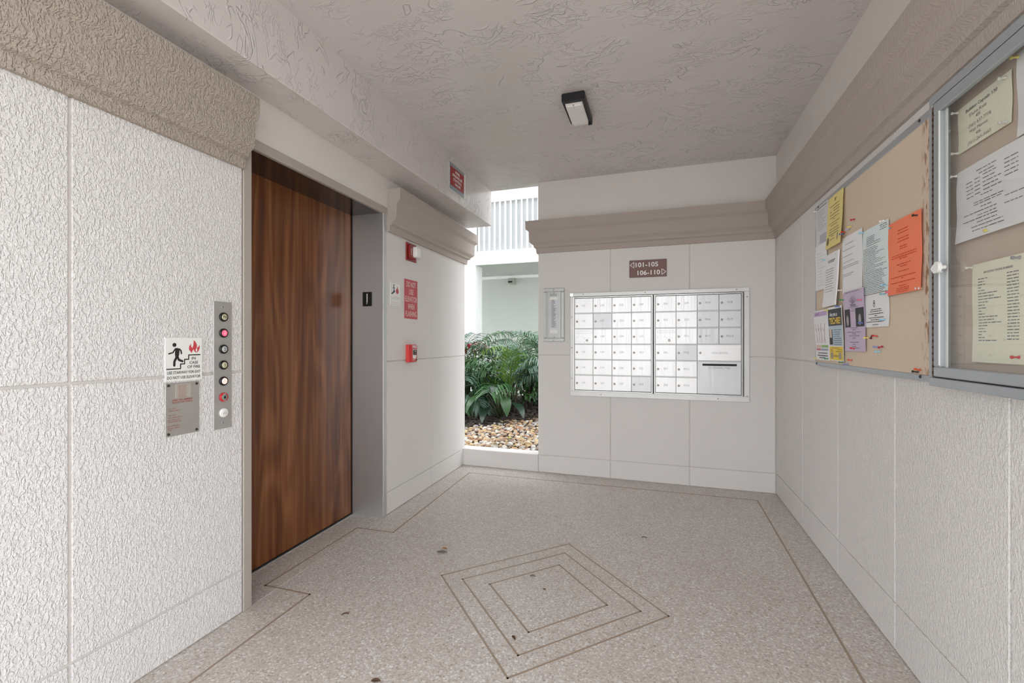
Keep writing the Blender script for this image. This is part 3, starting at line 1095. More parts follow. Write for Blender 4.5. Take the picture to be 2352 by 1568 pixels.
def para(v0, v1, n, u0=.12, u1=.88, jit=.2, seed=0):
    rr = random.Random(seed + n)
    return [(u0, u1 - rr.uniform(0, jit) * (u1 - u0), v0 + (v1 - v0) * i / max(1, n - 1)) for i in range(n)]


def centred(vs, seed=0, lo=.12, hi=.34):
    rr = random.Random(seed)
    out = []
    for v in vs:
        hw = rr.uniform(lo, hi)
        out.append((.5 - hw, .5 + hw, v))
    return out


GP = 'notices pinned on the tan board'
X = .8605
s = Sheet('paper_notice', 'upper of two grey sheets at the far top corner of the tan board', 'notice', X, 3.056, 2.845, 1.992, 1.722, P_GREY, group=GP)
s.rect('heading_band', .08, .9, .035, .055, INKG)
s.lines(para(.12, .5, 9, .2, .85, .4), INKG, .002, 4)
s.rect('picture', .35, .85, .62, .86, M('grey_print', (186, 188, 198), .7, var=.1, vscale=40))
s = Sheet('paper_notice', 'lower grey sheet hanging under another at the far edge of the tan board', 'notice', X - .0012, 3.052, 2.862, 1.772, 1.515, P_WHITE, group=GP)
s.lines(para(.2, .9, 12, .2, .85, .5, 3), M('pale_ink', (176, 178, 184), .7), .002, 5)
s = Sheet('paper_notice', 'yellow notice tucked at the top of the tan board', 'notice', X - .003, 2.830, 2.618, 1.984, 1.713, P_YEL, .0, .015, group=GP)
s.text([('SP', .52, .10, .016, .026, 0)], INK)
s.lines([(.18, .8, .20), (.42, .80, .26), (.2, .34, .31), (.42, .8, .31), (.2, .8, .37), (.2, .8, .43), (.42, .56, .47), (.15, .84, .53), (.28, .72, .58),
         (.2, .82, .65), (.18, .86, .70), (.18, .84, .75), (.36, .56, .79), (.3, .62, .85)], INK, .0034, 8)
g = G().flat([(-.075 + .019 * cos(i * pi / 8), -.232 + .021 * sin(i * pi / 8)) for i in range(16)], 0)
g.build('round_seal', M('seal_grey', (120, 112, 78), .7, var=.3, vscale=90), s.o, xf=s.xf(.0006))
s.rect('side_mark', .76, .81, .78, .90, INKG)
s = Sheet('paper_notice', 'thick white booklet of pages swinging out below the yellow notice', 'notice', X - .003, 2.862, 2.676, 1.688, 1.409, P_WHITE, .003, .020, .002, GP, .006)
s.lines([(.25, .27, .09), (.8, .82, .06), (.26, .8, .14), (.3, .75, .17)], INKG, .006, 3)
s.lines(para(.30, .72, 10, .14, .82, .3, 6), INK, .0026, 9)
s = Sheet('paper_notice', 'white letter with few typed lines, between booklet and pale green form', 'notice', X - .001, 2.642, 2.410, 1.733, 1.460, P_WHITE, group=GP)
s.lines([(.15, .62, .14), (.05, .68, .24), (.04, .55, .35), (.05, .6, .45), (.02, .82, .52), (.02, .80, .55), (.02, .60, .67), (.02, .5, .70)], INKG, .0026, 6)
s = Sheet('paper_notice', 'pale green tinted form covered in typed lines', 'notice', X - .002, 2.402, 2.161, 1.710, 1.427, P_GRN, group=GP)
s.lines([(.70, .95, .04), (.72, .96, .07), (.7, .93, .10)] + [(.18, .5, .13 + .025 * i) for i in range(5)] + [(.18, .72, .23), (.18, .72, .26)], INK, .0024, 2)
s.lines(para(.30, .66, 16, .03, .95, .5, 4), INK, .0020, 3)
s.lines(para(.68, .98, 13, .03, .97, .25, 8), INK, .0022, 4)
s = Sheet('paper_notice', 'bright orange notice with dark orange typed lines', 'notice', X - .002, 2.158, 1.919, 1.682, 1.402, P_OR, .001, .003, .003, GP)
s.lines(centred([.15, .19, .26, .30], 5, .13, .17) + centred([.37, .40], 3, .10, .12) + [(.12, .87, .475), (.12, .87, .505)] + centred([.53], 1, .12, .13)
        + centred([.605], 2, .2, .21) + centred([.635], 3, .1, .12) + centred([.70], 4, .16, .17) + [(.1, .85, .77), (.44, .53, .795), (.1, .86, .845)]
        + centred([.895], 5, .11, .12) + centred([.925, .95, .975], 6, .17, .2), P_ORINK, .0038, 6)
s = Sheet('paper_notice', 'lilac flyer with two dark portrait photos', 'notice', X - .0015, 2.608, 2.372, 1.462, 1.177, P_LIL, .008, .0, group=GP)
s.lines([(.12, .8, .02)] + centred([.255, .275], 1, .1, .25) + centred([.31], 2, .05, .06) + centred([.34], 3, .1, .12) + centred([.615], 4, .18, .2) + centred([.645], 4, .08, .09)
        + [(.15, .82, .685)] + centred([.715, .745, .78, .85, .885, .92, .945], 8, .06, .26), INKG, .0032, 3)
g = G()
for i in range(7):
    a = R(20 + i * 22)
    g.stroke([(0, -.062), (.046 * cos(a), -.062 + .036 * sin(a))], .004, -.0002 * i)
g.stroke([(-.03, -.066), (.03, -.070)], .008, 0)
g.build('drawing', M('lilac_grey', (150, 138, 158), .7), s.o, xf=s.xf(.0006))
for u0, u1 in ((.06, .34), (.60, .97)):
    p_ = s.rect('portrait_photo', u0, u1, .30, .60, P_PHOTO)
    cxu = ((u0 + u1) / 2 - .5) * s.w
    G().flat([(cxu + .014 * cos(i * pi / 8), -.139 + .026 * sin(i * pi / 8)) for i in range(16)], 0).build('portrait_face', P_FACE, p_, xf=s.xf(.0010))
s = Sheet('paper_notice', 'small white notice with an emblem below the pale green form', 'notice', X - .0005, 2.394, 2.162, 1.424, 1.284, P_WHITE, .0, .0, group=GP)
s.lines(centred([.47, .53], 1, .2, .24) + centred([.60, .72], 2, .26, .3) + centred([.66], 4, .05, .06) + centred([.78], 7, .2, .21) + [(.12, .82, .84)] + centred([.93], 2, .1, .12), INK, .0034, 3)
G().stroke(arc(-.012, -.046, .008, 0, 360, 12), .003, 0).stroke(arc(-.012, -.034, .006, 0, 360, 12), .003, 0).build('emblem', INK, s.o, xf=s.xf(.0006))
s = Sheet('flyer', 'white flyer with russet dancing figures and a purple heading', 'flyer', X - .001, 3.037, 2.818, 1.398, 1.121, P_WHITE, .014, .001, group=GP)
s.rect('heading_band', .05, .97, .03, .12, P_PURP)
s.text([('DANCE', .30, .075, .010, .07, .02)], M('purple_ink', (120, 90, 150), .7))
g = G()
rr = random.Random(4)
for i in range(4):
    x0 = -.07 + i * .04
    g.stroke([(x0, -.150), (x0 + rr.uniform(-.01, .01), -.105), (x0 + rr.uniform(-.02, .03), -.075)], .0035, -.0001 * i)
    g.stroke([(x0, -.118), (x0 - .022, -.100)], .0028, -.0001 * i)
    g.stroke([(x0, -.150), (x0 + .012, -.180)], .003, -.0001 * i)
    g.stroke([(x0, -.150), (x0 - .010, -.182)], .003, -.0001 * i)
g.build('dancing_figures', P_FIG, s.o, xf=s.xf(.0006))
s.rect('colour_band', .06, .48, .70, .76, P_SKIN)
s.rect('colour_band', .50, .96, .70, .75, P_GREEN)
s.rect('colour_band', .06, .44, .77, .81, P_PINK)
s.rect('colour_band', .46, .96, .77, .81, M('print_slate', (168, 170, 196), .7))
s.lines([(.2, .88, .86), (.14, .92, .91), (.28, .76, .955)], INKG, .008, 3)
s = Sheet('flyer', 'flyer with a yellow tear-off foot asking Are you a TECHIE', 'flyer', X - .002, 2.815, 2.613, 1.402, 1.124, P_WHITE, .012, .002, group=GP)
s.rect('header_block', .06, .97, .04, .35, P_DK)
s.text([('Are you a', .45, .135, .020, .105, .02)], WHITE, .0010)
s.text([('TECHIE?', .52, .26, .030, .155, .03)], P_YEL2, .0010)
s.rect('panel', .06, .97, .35, .72, P_BLUE)
s.rect('picture', .08, .32, .42, .70, P_PHOTO, .0009)
s.rect('picture_highlight', .12, .27, .42, .57, P_SKIN, .0012)
s.lines(para(.43, .70, 8, .40, .94, .3, 5), M('navy_ink', (60, 80, 110), .7), .003, 3, out=.0012)
s.rect('yellow_foot', .05, .97, .735, .985, P_YEL2)
s.lines(centred([.76], 1, .26, .28) + [(.12, .3, .79), (.6, .9, .79), (.1, .32, .82), (.5, .94, .825), (.36, .66, .90), (.36, .66, .92)], INK, .0024, 2, out=.0010)
for u0 in (.14, .70):
    s.rect('grey_tab', u0, u0 + .18, .845, .96, M('tab_grey', (168, 160, 140), .7), .0010)

# ------------------------------------------------------------------ push pins
PINC = {k: M('pin_' + k, c, .3, coat=.3) for k, c in dict(magenta=(186, 24, 74), yellow=(232, 216, 110), lilac=(184, 176, 204), blue=(92, 120, 190), red=(206, 40, 36), sky=(150, 206, 234),
        white=(236, 236, 232), black=(30, 24, 26), teal=(120, 176, 190), green=(40, 140, 92), pink=(228, 110, 138), maroon=(96, 16, 30), orange=(220, 78, 30), violet=(130, 146, 206), grey=(150, 150, 156), clear=(224, 224, 218)).items()}
_pins = {}


def pin(colour, y, z, label, X=.8600, tilt=(0., 0.), cat='push pin', group='push pins in the tan board', long=1.0):
    if colour not in _pins:
        g = G().lathe([(.0007, -.006), (.0007, .002), (.0044, .0025), (.0046, .004), (.0028, .0055), (.0024, .0125), (.0042, .0150), (.0046, .0185), (.0036, .0195)], (0, 0, 0), n=10)
        me = g.build('push_pin', PINC[colour], None, True)
        _pins[colour] = me.data
        o = me
    else:
        o = bpy.data.objects.new('push_pin', _pins[colour])
        col.objects.link(o)
    o.location = (X, y, z)
    o.rotation_euler = (tilt[0], tilt[1], -pi / 2 + tilt[0])
    o.scale = (1, long, 1)
    return tag(o, label, cat, group)


F1 = .8575   # front of a sheet on the board
pin('magenta', 2.500, 1.794, 'magenta push pin alone on bare board right of the yellow notice', tilt=(.2, -.3))
pin('yellow', 2.535, 1.768, 'pale yellow push pin on bare board under a magenta one', tilt=(.1, .3))
pin('lilac', 2.560, 1.761, 'lilac push pin beside the pale yellow pin under the magenta one')
pin('red', 2.613, 1.759, 'red push pin touching a blue one by the yellow notice edge', tilt=(-.2, .1))
pin('blue', 2.626, 1.754, 'dark blue push pin under a red one by the yellow notice edge', X=F1)
pin('sky', 2.392, 1.706, 'sky blue push pin at the top joint of the white letter and green form', X=F1)
pin('white', 2.200, 1.712, 'white push pin at the top edge of the pale green form', X=F1, tilt=(.3, .4))
pin('black', 1.944, 1.664, 'black push pin in the top right corner of the orange notice', X=F1, tilt=(-.1, .1))
pin('teal', 2.137, 1.666, 'teal push pin in the upper corner of the orange notice', X=F1, long=.5)
pin('green', 2.606, 1.427, 'green push pin at the upper edge of the lilac flyer', X=F1 - .006)
pin('pink', 2.394, 1.409, 'pink push pin between the lilac flyer and the emblem notice', X=F1 - .006)
pin('blue', 2.398, 1.306, 'blue push pin over the corner of the lilac flyer portrait photo', X=F1)
pin('sky', 2.192, 1.311, 'sky blue push pin low on the white emblem notice', X=F1)
pin('yellow', 2.350, 1.239, 'yellow push pin on bare board right of the lilac flyer')
pin('maroon', 2.318, 1.250, 'dark maroon push pin seen end-on between yellow and red pins', tilt=(.9, .1))
pin('red', 2.263, 1.244, 'red push pin next to the maroon one on bare board', tilt=(-.2, .1))
pin('violet', 2.258, 1.199, 'violet push pin above a sky blue one on bare board', tilt=(-.1, .1))
pin('magenta', 2.220, 1.203, 'magenta push pin beside the violet one low on the bare board', tilt=(.3, -.2))
pin('sky', 2.241, 1.181, 'sky blue push pin alone under the violet pin on bare board')
pin('red', 2.489, 1.189, 'red push pin at the foot of the lilac flyer', X=F1, tilt=(-.2, .1))
pin('orange', 2.528, 1.133, 'orange push pin on the board just below the lilac flyer', tilt=(-.2, .1))
pin('violet', 2.576, 1.114, 'violet push pin just above the bottom rail beside an orange pin')
pin('orange', 1.935, 1.123, 'orange push pin in the board corner above a black one', tilt=(-.15, .1))
pin('black', 1.951, 1.115, 'black push pin in the lower board corner under an orange one', tilt=(-.1, .05))
pin('clear', 1.947, 1.409, 'clear push pin, first of a pair in the orange notice foot', X=F1, long=.5)
pin('white', 1.926, 1.407, 'white round push pin, second of a pair in the orange notice foot', X=F1, long=.5)
pin('pink', 2.142, 1.416, 'pink push pin at the lower edge of the orange notice', X=F1)
pin('sky', 2.184, 1.448, 'sky blue push pin at the foot of the pale green form', X=F1)
pin('teal', 2.190, 1.414, 'pale teal push pin in the top corner of the emblem notice', X=F1)
pin('sky', 2.868, 1.669, 'sky blue push pin at the side of the white booklet', X=F1 - .002)
pin('yellow', 3.015, 1.128, 'yellow push pin at the foot of the dancing flyer', X=F1)
pin('green', 2.838, 1.131, 'green push pin low on the dancing flyer beside the techie flyer', X=F1)
pin('green', 2.626, 1.121, 'green push pin at the lower corner of the techie flyer', X=F1 - .002)
pin('white', 2.644, 1.478, 'white push pin at the lower corner of the white letter', X=F1)
pin('white', 3.019, 1.974, 'white push pin in the top corner of the far grey sheet', X=F1)
pin('yellow', 2.802, 1.389, 'yellow push pin at the top of the techie flyer', X=F1 - .012)
pin('blue', 2.640, 1.398, 'blue push pin in the top right corner of the techie flyer', X=F1 - .012)

# ------------------------------------------------------------------ glazed display case on the right wall
CY0, CY1, CZ0, CZ1 = 1.800, .60, 1.081, 2.003
dc = thing('display_case', 'grey aluminium glazed display case beside the tan board', 'display case', (XR, CY0, CZ0), -pi / 2)
CL, CH = CY0 - CY1, CZ1 - CZ0
G().box(.004, CL - .004, -.012, 0, .004, CH - .004).build('back_panel', M('case_tan', (204, 186, 170), .85, bump=.15, bscale=200), dc)
FW = .027
for q in ((0, CL, 0, FW), (0, CL, CH - FW, CH), (0, FW - .008, FW, CH - FW), (CL - FW, CL, FW, CH - FW)):
    G().box(q[0], q[1], -.060, 0, q[2], q[3], .002).build('frame_rail', ALU_BLUE, dc)
hg = G().box(.0195, .0265, -.061, -.040, FW + .002, CH - FW - .012).build('hinge', HINGE, dc)
g = G()
for i in range(42):
    z = FW + .012 + i * .0200
    g.box(.0225, .0272, -.0622, -.0600, z, z + .0085)
g.build('hinge_slots', M('hinge_dark', (46, 30, 28), .6), hg)
dr = bpy.data.objects.new('case_door', None)
dr.empty_display_size = .05
col.objects.link(dr)
dr.parent = dc
DZ0, DZ1, DX0, DX1, DS = FW + .004, CH - FW - .004, .029, CL - FW - .003, .036
for q in ((DX0, DX1, DZ0, DZ0 + DS * .85), (DX0, DX1, DZ1 - DS, DZ1), (DX0, DX0 + DS, DZ0 + DS * .85, DZ1 - DS), (DX1 - DS, DX1, DZ0 + DS * .85, DZ1 - DS)):
    G().box(q[0], q[1], -.062, -.046, q[2], q[3], .0025).build('door_rail', ALU_BLUE, dr)
G().box(DX0 + DS - .006, DX0 + DS - .001, -.064, -.060, DZ0 + DS, DZ1 - DS, .001).build('bright_bead', ALU_WHITE, dr)
G().box(DX0 + DS, DX0 + DS + .012, -.050, -.046, DZ0 + DS * .85, DZ1 - DS, .001).build('glazing_bead', ALU_WHITE, dr)
G().box(DX0 + DS - .002, DX1 - DS + .002, -.0535, -.0505, DZ0 + DS * .85 - .002, DZ1 - DS + .002).build('glass_pane', GLASS, dr)
for q in ((DX0, DX1, DZ0 - .003, DZ0), (DX0, DX1, DZ1, DZ1 + .003)):
    G().box(q[0], q[1], -.056, -.03, q[2], q[3]).build('dark_gap', DARK, dc)
hn = G()
HX, HZ = .081, 1.448 - CZ0
n = 18
ring = [(HX + .012 + .0135 * cos(2 * pi * i / n), HZ + .017 * sin(2 * pi * i / n)) for i in range(n)]
hn.prism(ring, -.086, -.076)
hn.lathe([(.006, 0), (.006, .02)], (HX + .008, -.060, HZ), n=10)
hn.tube([(HX - .002, -.064, HZ - .013), (HX - .022, -.074, HZ - .012), (HX - .026, -.078, HZ), (HX - .022, -.074, HZ + .012), (HX + .002, -.07, HZ + .010)], .0030, 6)
hn.build('door_handle', WHITE, dr, label='white plastic pull handle')
GC = 'notices behind the glass'
s = Sheet('paper_notice', 'cream sheet behind glass headed Building Captain 130', 'notice', .8645, 1.735, 1.513, 1.927, 1.790, P_CRM, group=GC)
s.text([('Building Captain 130', .48, .17, .0092, .132, .02), ('Elaine Katz', .42, .30, .0095, .072, .0), ('405', .42, .40, .0095, None, .0), ('(561) 637-7778', .44, .53, .0095, .094, .0),
        ('Mitzi Marcus', .42, .65, .0095, .078, .0), ('406', .42, .76, .0095, None, .0), ('(561) 265-5665', .44, .89, .0095, .10, .0)], INKG)
s = Sheet('paper_notice', 'white typed contact list behind glass, below the cream sheet', 'notice', .8645, 1.734, 1.440, 1.735, 1.518, P_WHITE, .0, .006, .004, GC)
s.lines([(.32, .62, .12), (.36, .58, .17), (.42, .60, .21), (.42, .58, .26), (.42, .66, .31), (.42, .62, .36), (.42, .66, .41), (.38, .54, .46)]
        + [(.17, .28, .23 + .05 * i) for i in range(5)] + [(.30, .38, .22 + .05 * i) for i in range(5)] + [(.70, .86, .16 + .05 * i) for i in range(5)]
        + [(.28, .68, .53), (.28, .66, .56), (.38, .54, .61), (.12, .34, .66), (.34, .6, .66), (.34, .6, .71), (.34, .62, .75), (.12, .34, .75), (.34, .62, .80), (.26, .7, .85), (.28, .72, .90),
           (.7, .92, .60), (.7, .92, .69)], INKG, .0028, 6)
s = Sheet('paper_notice', 'pale yellow list of important phone numbers behind glass', 'notice', .8645, 1.668, 1.440, 1.444, 1.163, P_CRM, .0, .001, group=GC)
s.text([('IMPORTANT PHONE NUMBERS', .47, .10, .0058, .112, .01)], INKG)
rows = []
for i in range(22):
    v = .16 + i * .0295
    rows += [(.12, [.30, .24, .26, .18, .24, .46, .40, .52][i % 8], v), (.62, .80, v - .01)]
s.lines(rows, INKG, .0028, 3)
s = Sheet('paper_notice', 'white sheet behind glass, cut by the picture edge, with a yellow pin', 'notice', .8645, 1.492, 1.30, 1.952, 1.740, P_WHITE, .0, .0, .004, GC)
s.lines(para(.1, .9, 10, .15, .9, .3), INKG, .003, 3)
GPC = 'push pins behind the glass'
for c_, y_, z_, lb in (('clear', 1.732, 1.919, 'clear push pin in the upper corner of the cream captain sheet'), ('clear', 1.530, 1.914, 'clear push pin in the other upper corner of the cream captain sheet'),
                       ('clear', 1.733, 1.796, 'clear push pin in the lower corner of the cream captain sheet'), ('clear', 1.528, 1.797, 'clear push pin in the lower far corner of the cream captain sheet'),
                       ('clear', 1.772, 1.882, 'clear push pin alone in the case backing beside the cream sheet'), ('white', 1.738, 1.728, 'white push pin in the corner of the white contact list'),
                       ('yellow', 1.585, 1.527, 'yellow push pin at the foot of the white contact list'), ('clear', 1.664, 1.437, 'clear push pin in the corner of the phone number list'),
                       ('grey', 1.482, 1.434, 'grey push pin in the other corner of the phone number list'), ('red', 1.484, 1.182, 'red push pin low on the phone number list'),
                       ('yellow', 1.487, 1.943, 'yellow push pin at the top of the cut-off white sheet')):
    pin(c_, y_, z_, lb, X=.8630, group=GPC)

# ------------------------------------------------------------------ litter on the floor
def litter(x, y, L, wd, rz, mat, label, lift=.0):
    g = G()
    n = 7
    vs, fs = [], []
    for i in range(n):
        u = i / (n - 1)
        hw = wd / 2 * sin(pi * (.08 + .9 * u)) ** .8
        up = .001 + .003 * sin(pi * u) + lift * u
        vs += [((u - .5) * L, -hw, up + .003), ((u - .5) * L, 0, up), ((u - .5) * L, hw, up + .004)]
    for i in range(n - 1):
        a = i * 3
        fs += [(a, a + 3, a + 4, a + 1), (a + 1, a + 4, a + 5, a + 2)]
    o = g.add(vs, fs).build('dead_leaf', mat)
    o.location = (x, y, .0)
    o.rotation_euler = (0, 0, rz)
    tag(o, label, 'leaf', 'dead leaves on the floor')


litter(-1.205, 2.357, .062, .024, .2, DRYLEAF[2], 'grey curled leaf on the floor, the larger of two together')
litter(-1.212, 2.402, .034, .014, -.1, DRYLEAF[1], 'ochre leaf just behind the grey leaf on the floor')
litter(-1.343, 1.684, .032, .008, .75, DRYLEAF[0], 'thin dark brown leaf stalk on bare floor near the elevator')
litter(-.575, 1.765, .030, .013, -.8, DRYLEAF[0], 'small brown leaf lying inside the floor diamond corner')
litter(-.973, 1.385, .034, .018, .3, DRYLEAF[0], 'brown leaf at the bottom edge of the picture')
litter(-.097, 2.928, .034, .012, .1, DRYLEAF[2], 'tiny grey leaf on the floor in front of the mailboxes')
litter(-.634, 2.262, .030, .014, .1, DRYLEAF[2], 'tiny grey leaf inside the innermost diamond')
litter(-.544, 2.156, .014, .008, .1, DRYLEAF[0], 'black speck of leaf at the diamond centre')

# ------------------------------------------------------------------ outside: ground, opposite building
gd = G()


def gz(x, y):
    """garden soil height"""
    t_ = min(1, max(0, (y - 4.3) / 2.6))
    return .07 + .16 * t_ * t_ * (3 - 2 * t_)


nx, ny = 24, 24
for j in range(ny + 1):
    for i in range(nx + 1):
        x, y = -9 + 12 * i / nx, 4.24 + (8.0 - 4.24) * j / ny
        gd.v.append((x, y, gz(x, y)))
for j in range(ny):
    for i in range(nx):
        a = j * (nx + 1) + i
        gd.f.append((a, a + 1, a + nx + 2, a + nx + 1))
gd.build('ground', SOIL, kind='structure', smooth=True)
G().box(-30, 30, -30, 4.0, -.5, -.13).build('ground_front', CONC, kind='structure')
G().box(-9, 4, 7.98, 12, -.3, .20).build('walkway_floor', CONC, kind='structure')

fw = struct('wall_opposite', (0, 9.68, 0), 0)
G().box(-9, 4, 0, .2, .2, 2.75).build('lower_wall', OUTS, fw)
G().box(-9, 4, -1.59, -1.54, 2.715, 2.94).build('slab_edge', OUTW, fw)
G().box(-9, 4, 0, .2, 2.95, 8.6).build('upper_wall', OUTW, fw)
G().box(-9, 4, -1.56, 0, 5.45, 5.65).build('upper_slab', OUTW, fw)
G().box(-9, 4, -.035, 0, 2.66, 2.72).build('conduit', OUTP, fw)
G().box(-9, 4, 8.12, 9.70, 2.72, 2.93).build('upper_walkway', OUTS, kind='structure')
for x in (-7.2, -3.72, .8):
    G().box(x, x + .30, 8.10, 8.45, .19, 5.5, .01).build('column', OUTW, kind='structure')
rl = thing('balcony_railing', 'white slatted railing along the upper floor across the garden', 'railing', (0, 8.16, 2.94), 0)
G().box(-3.42, .8, -.03, .03, .98, 1.30, .006).build('top_rail', OUTP, rl)
G().box(-3.42, .8, -.025, .025, .0, .045, .004).build('bottom_rail', OUTP, rl)
PICK = None
for i in range(38):
    x = -3.37 + i * .109
    if PICK is None:
        PICK = G().box(-.016, .016, -.015, .02, .045, .985, .003).build('picket', OUTP, rl)
        PICK.location = (x, 0, 0)
    else:
        o = PICK.copy()
        col.objects.link(o)
        o.location = (x, 0, 0)
G().box(-2.10, -2.02, -.035, .035, .0, 1.2, .004).build('post', OUTP, rl)
G().box(-3.42, .8, .022, .036, .05, .98).build('infill_panel', OUTPAN, rl)
wlp = thing('wall_lamp', 'small pale boxy lamp high on the opposite wall', 'lamp', (-3.17, 9.68, 2.52), 0)
LAMPM = M('lamp_grey', (170, 170, 160), .5)
G().box(-.035, .05, -.03, 0, .0, .12, .006).build('mount', LAMPM, wlp)
G().convex([(-.07, -.17, .02), (.05, -.17, .02), (.05, -.02, .0), (-.07, -.02, .0), (-.07, -.15, .13), (.05, -.15, .13), (.05, -.02, .13), (-.07, -.02, .13)],
           [(0, 1, 2, 3), (4, 5, 6, 7), (0, 1, 5, 4), (1, 2, 6, 5), (2, 3, 7, 6), (3, 0, 4, 7)]).build('hood', LAMPM, wlp)
G().box(-.055, .035, -.178, -.165, .025, .06).build('lens', DARK, wlp)

# ------------------------------------------------------------------ gravel bed
def pebble_geo(seed):
    rr = random.Random(seed)
    ax = (1, rr.uniform(.62, .9), rr.uniform(.38, .6))
    vs, fs = [], []
    n, m = 7, 4
    off = Vector((seed * 3.1, seed * 1.7, 0))
    for j in range(1, m):
        for i in range(n):
            th, ph = pi * j / m, 2 * pi * i / n
            d = Vector((sin(th) * cos(ph), sin(th) * sin(ph), cos(th)))
            k = 1 + .38 * mnoise.noise(d * 1.5 + off)
            vs.append((d.x * ax[0] * k, d.y * ax[1] * k, d.z * ax[2] * k))
    top, bot = len(vs), len(vs) + 1
    vs += [(0, 0, ax[2] * .95), (0, 0, -ax[2] * .95)]
    for j in range(m - 2):
        for i in range(n):
            a, b = j * n + i, j * n + (i + 1) % n
            fs += [(a, a + n, b + n, b)]
    for i in range(n):
        fs += [(top, i, (i + 1) % n), (bot, (m - 2) * n + (i + 1) % n, (m - 2) * n + i)]
    return vs, fs


gb = thing('gravel_bed', 'bed of mixed tan and white river pebbles beyond the low wall', 'gravel', (-1.5, 4.28, .07), 0)
PV = [pebble_geo(i) for i in range(8)]
pm = {}
rr = random.Random(12)


def bound(x):
    return 5.36 + (x + 2.3) * .78


cand = []
yy = 4.275
while yy < 7.0:
    xx = -3.6
    while xx < -.2:
        x, y = xx + rr.uniform(-.018, .018), yy + rr.uniform(-.018, .018)
        if y < bound(x) + rr.uniform(-.18, .12):
            cand.append((x, y))
        xx += .045
    yy += .041


def seen(x, y):
    d = y * cos(R(YAW)) - x * sin(R(YAW))
    u = (x * cos(R(YAW)) + y * sin(R(YAW))) / d * F_PX + 1176
    return 1066 < u < 1238


vis = sorted([p for p in cand if seen(*p)], key=lambda p: p[1])
rest = vis[300:] + [p for p in cand if not seen(*p)]
for i, (x, y) in enumerate(vis[:300]):
    k, c_ = rr.randrange(8), rr.choice((0, 0, 1, 2, 2, 3, 4, 4, 5))
    if (k, c_) not in pm:
        o = G().add(*PV[k]).build('pebble', PEB[c_], gb, True)
        pm[k, c_] = o
    else:
        o = pm[k, c_].copy()
        col.objects.link(o)
    r_ = rr.uniform(.017, .036) * (1.25 if rr.random() < .12 else 1)
    o.scale = (r_, r_, r_)
    o.location = (x + 1.5, y - 4.28, gz(x, y) - .07 + r_ * .35 + rr.uniform(0, .012))
    o.rotation_euler = (rr.uniform(-.5, .5), rr.uniform(-.5, .5), rr.uniform(0, 6.3))
for c_ in range(6):
    g = G()
    for i, (x, y) in enumerate(rest):
        if i % 6 != c_:
            continue
        vs, fs = PV[rr.randrange(8)]
        r_, a = rr.uniform(.017, .034), rr.uniform(0, 6.3)
        g.add([(x + 1.5 + (p[0] * cos(a) - p[1] * sin(a)) * r_, y - 4.28 + (p[0] * sin(a) + p[1] * cos(a)) * r_, gz(x, y) - .07 + r_ * .35 + p[2] * r_) for p in vs], fs)
    g.build('loose_pebbles', PEB[c_], gb, True, 'stuff')

g = G()
for i in range(3600):
    x, y = rr.uniform(-4.2, -.4), rr.uniform(4.4, 7.9)
    if y < bound(x) - .08 + rr.uniform(-.1, .1):
        continue
    L, wd, a = rr.uniform(.02, .05), rr.uniform(.008, .018), rr.uniform(0, pi)
    z = gz(x, y) + rr.uniform(.0, .014)
    tl = rr.uniform(-.012, .012)
    ca, sa = cos(a), sin(a)
    q = [(-L, -wd, 0), (L, -wd, tl), (L, wd, tl + .004), (-L, wd, .004)]
    g.convex([(x + p[0] * ca - p[1] * sa, y + p[0] * sa + p[1] * ca, z + p[2]) for p in q] + [(x + p[0] * ca - p[1] * sa, y + p[0] * sa + p[1] * ca, z + p[2] + .008) for p in q],
             [(0, 1, 2, 3), (4, 5, 6, 7), (0, 1, 5, 4), (1, 2, 6, 5), (2, 3, 7, 6), (3, 0, 4, 7)])
mu = g.build('bark_mulch', MULCH, None, False, 'stuff')
tag(mu, 'dark bark mulch under the garden plants', 'mulch')


# ------------------------------------------------------------------ plants
def frond_geo(L, rise, droop, nleaf, leafL, wd, rr, azim, petiole=.28):
    """arching pinnate palm frond starting at the origin; returns leaflet and stem geometry"""
    ca, sa = cos(azim), sin(azim)
    pts = []
    n = 16
    r_, z_ = 0., 0.
    ang = rise
    for i in range(n + 1):
        pts.append(Vector((r_ * ca, r_ * sa, z_)))
        r_ += L / n * cos(ang)
        z_ += L / n * sin(ang)
        ang -= droop / n * (.35 + 1.3 * i / n)
    st = G().tube(pts, [.007 * (1 - .8 * i / n) + .0012 for i in range(n + 1)], 5)
    lf = G()
    side0 = Vector((-sa, ca, 0))
    for k in range(nleaf):
        u = petiole + (1 - petiole) * k / (nleaf - 1)
        f = u * n
        i0 = min(n - 1, int(f))
        p = pts[i0].lerp(pts[i0 + 1], f - i0)
        d = (pts[i0 + 1] - pts[i0]).normalized()
        up = side0.cross(d).normalized()
        if up.z < 0:
            up = -up
        ll = leafL * (.55 + .45 * sin(pi * min(1, (u - petiole) / (1 - petiole) * .85 + .15))) * rr.uniform(.85, 1.1)
        for sg in (-1, 1):
            out = (side0 * sg * .80 + d * .62 + up * rr.uniform(.0, .25)).normalized()
            dn = Vector((0, 0, -1))
            p1 = p + out * ll * .5
            p2 = p + out * ll * .85 + dn * ll * rr.uniform(.15, .35)
            p3 = p + out * ll * 1.02 + dn * ll * rr.uniform(.35, .7)
            wv = d.cross(out).cross(out).normalized() * wd
            if wv.length < 1e-5:
                wv = d * wd
            lf.add([p - wv * .3, p + wv * .3, p1 + wv, p1 - wv, p2 + wv * .75, p2 - wv * .75, p3], [(0, 1, 2, 3), (3, 2, 4, 5), (5, 4, 6)])
    return lf, st


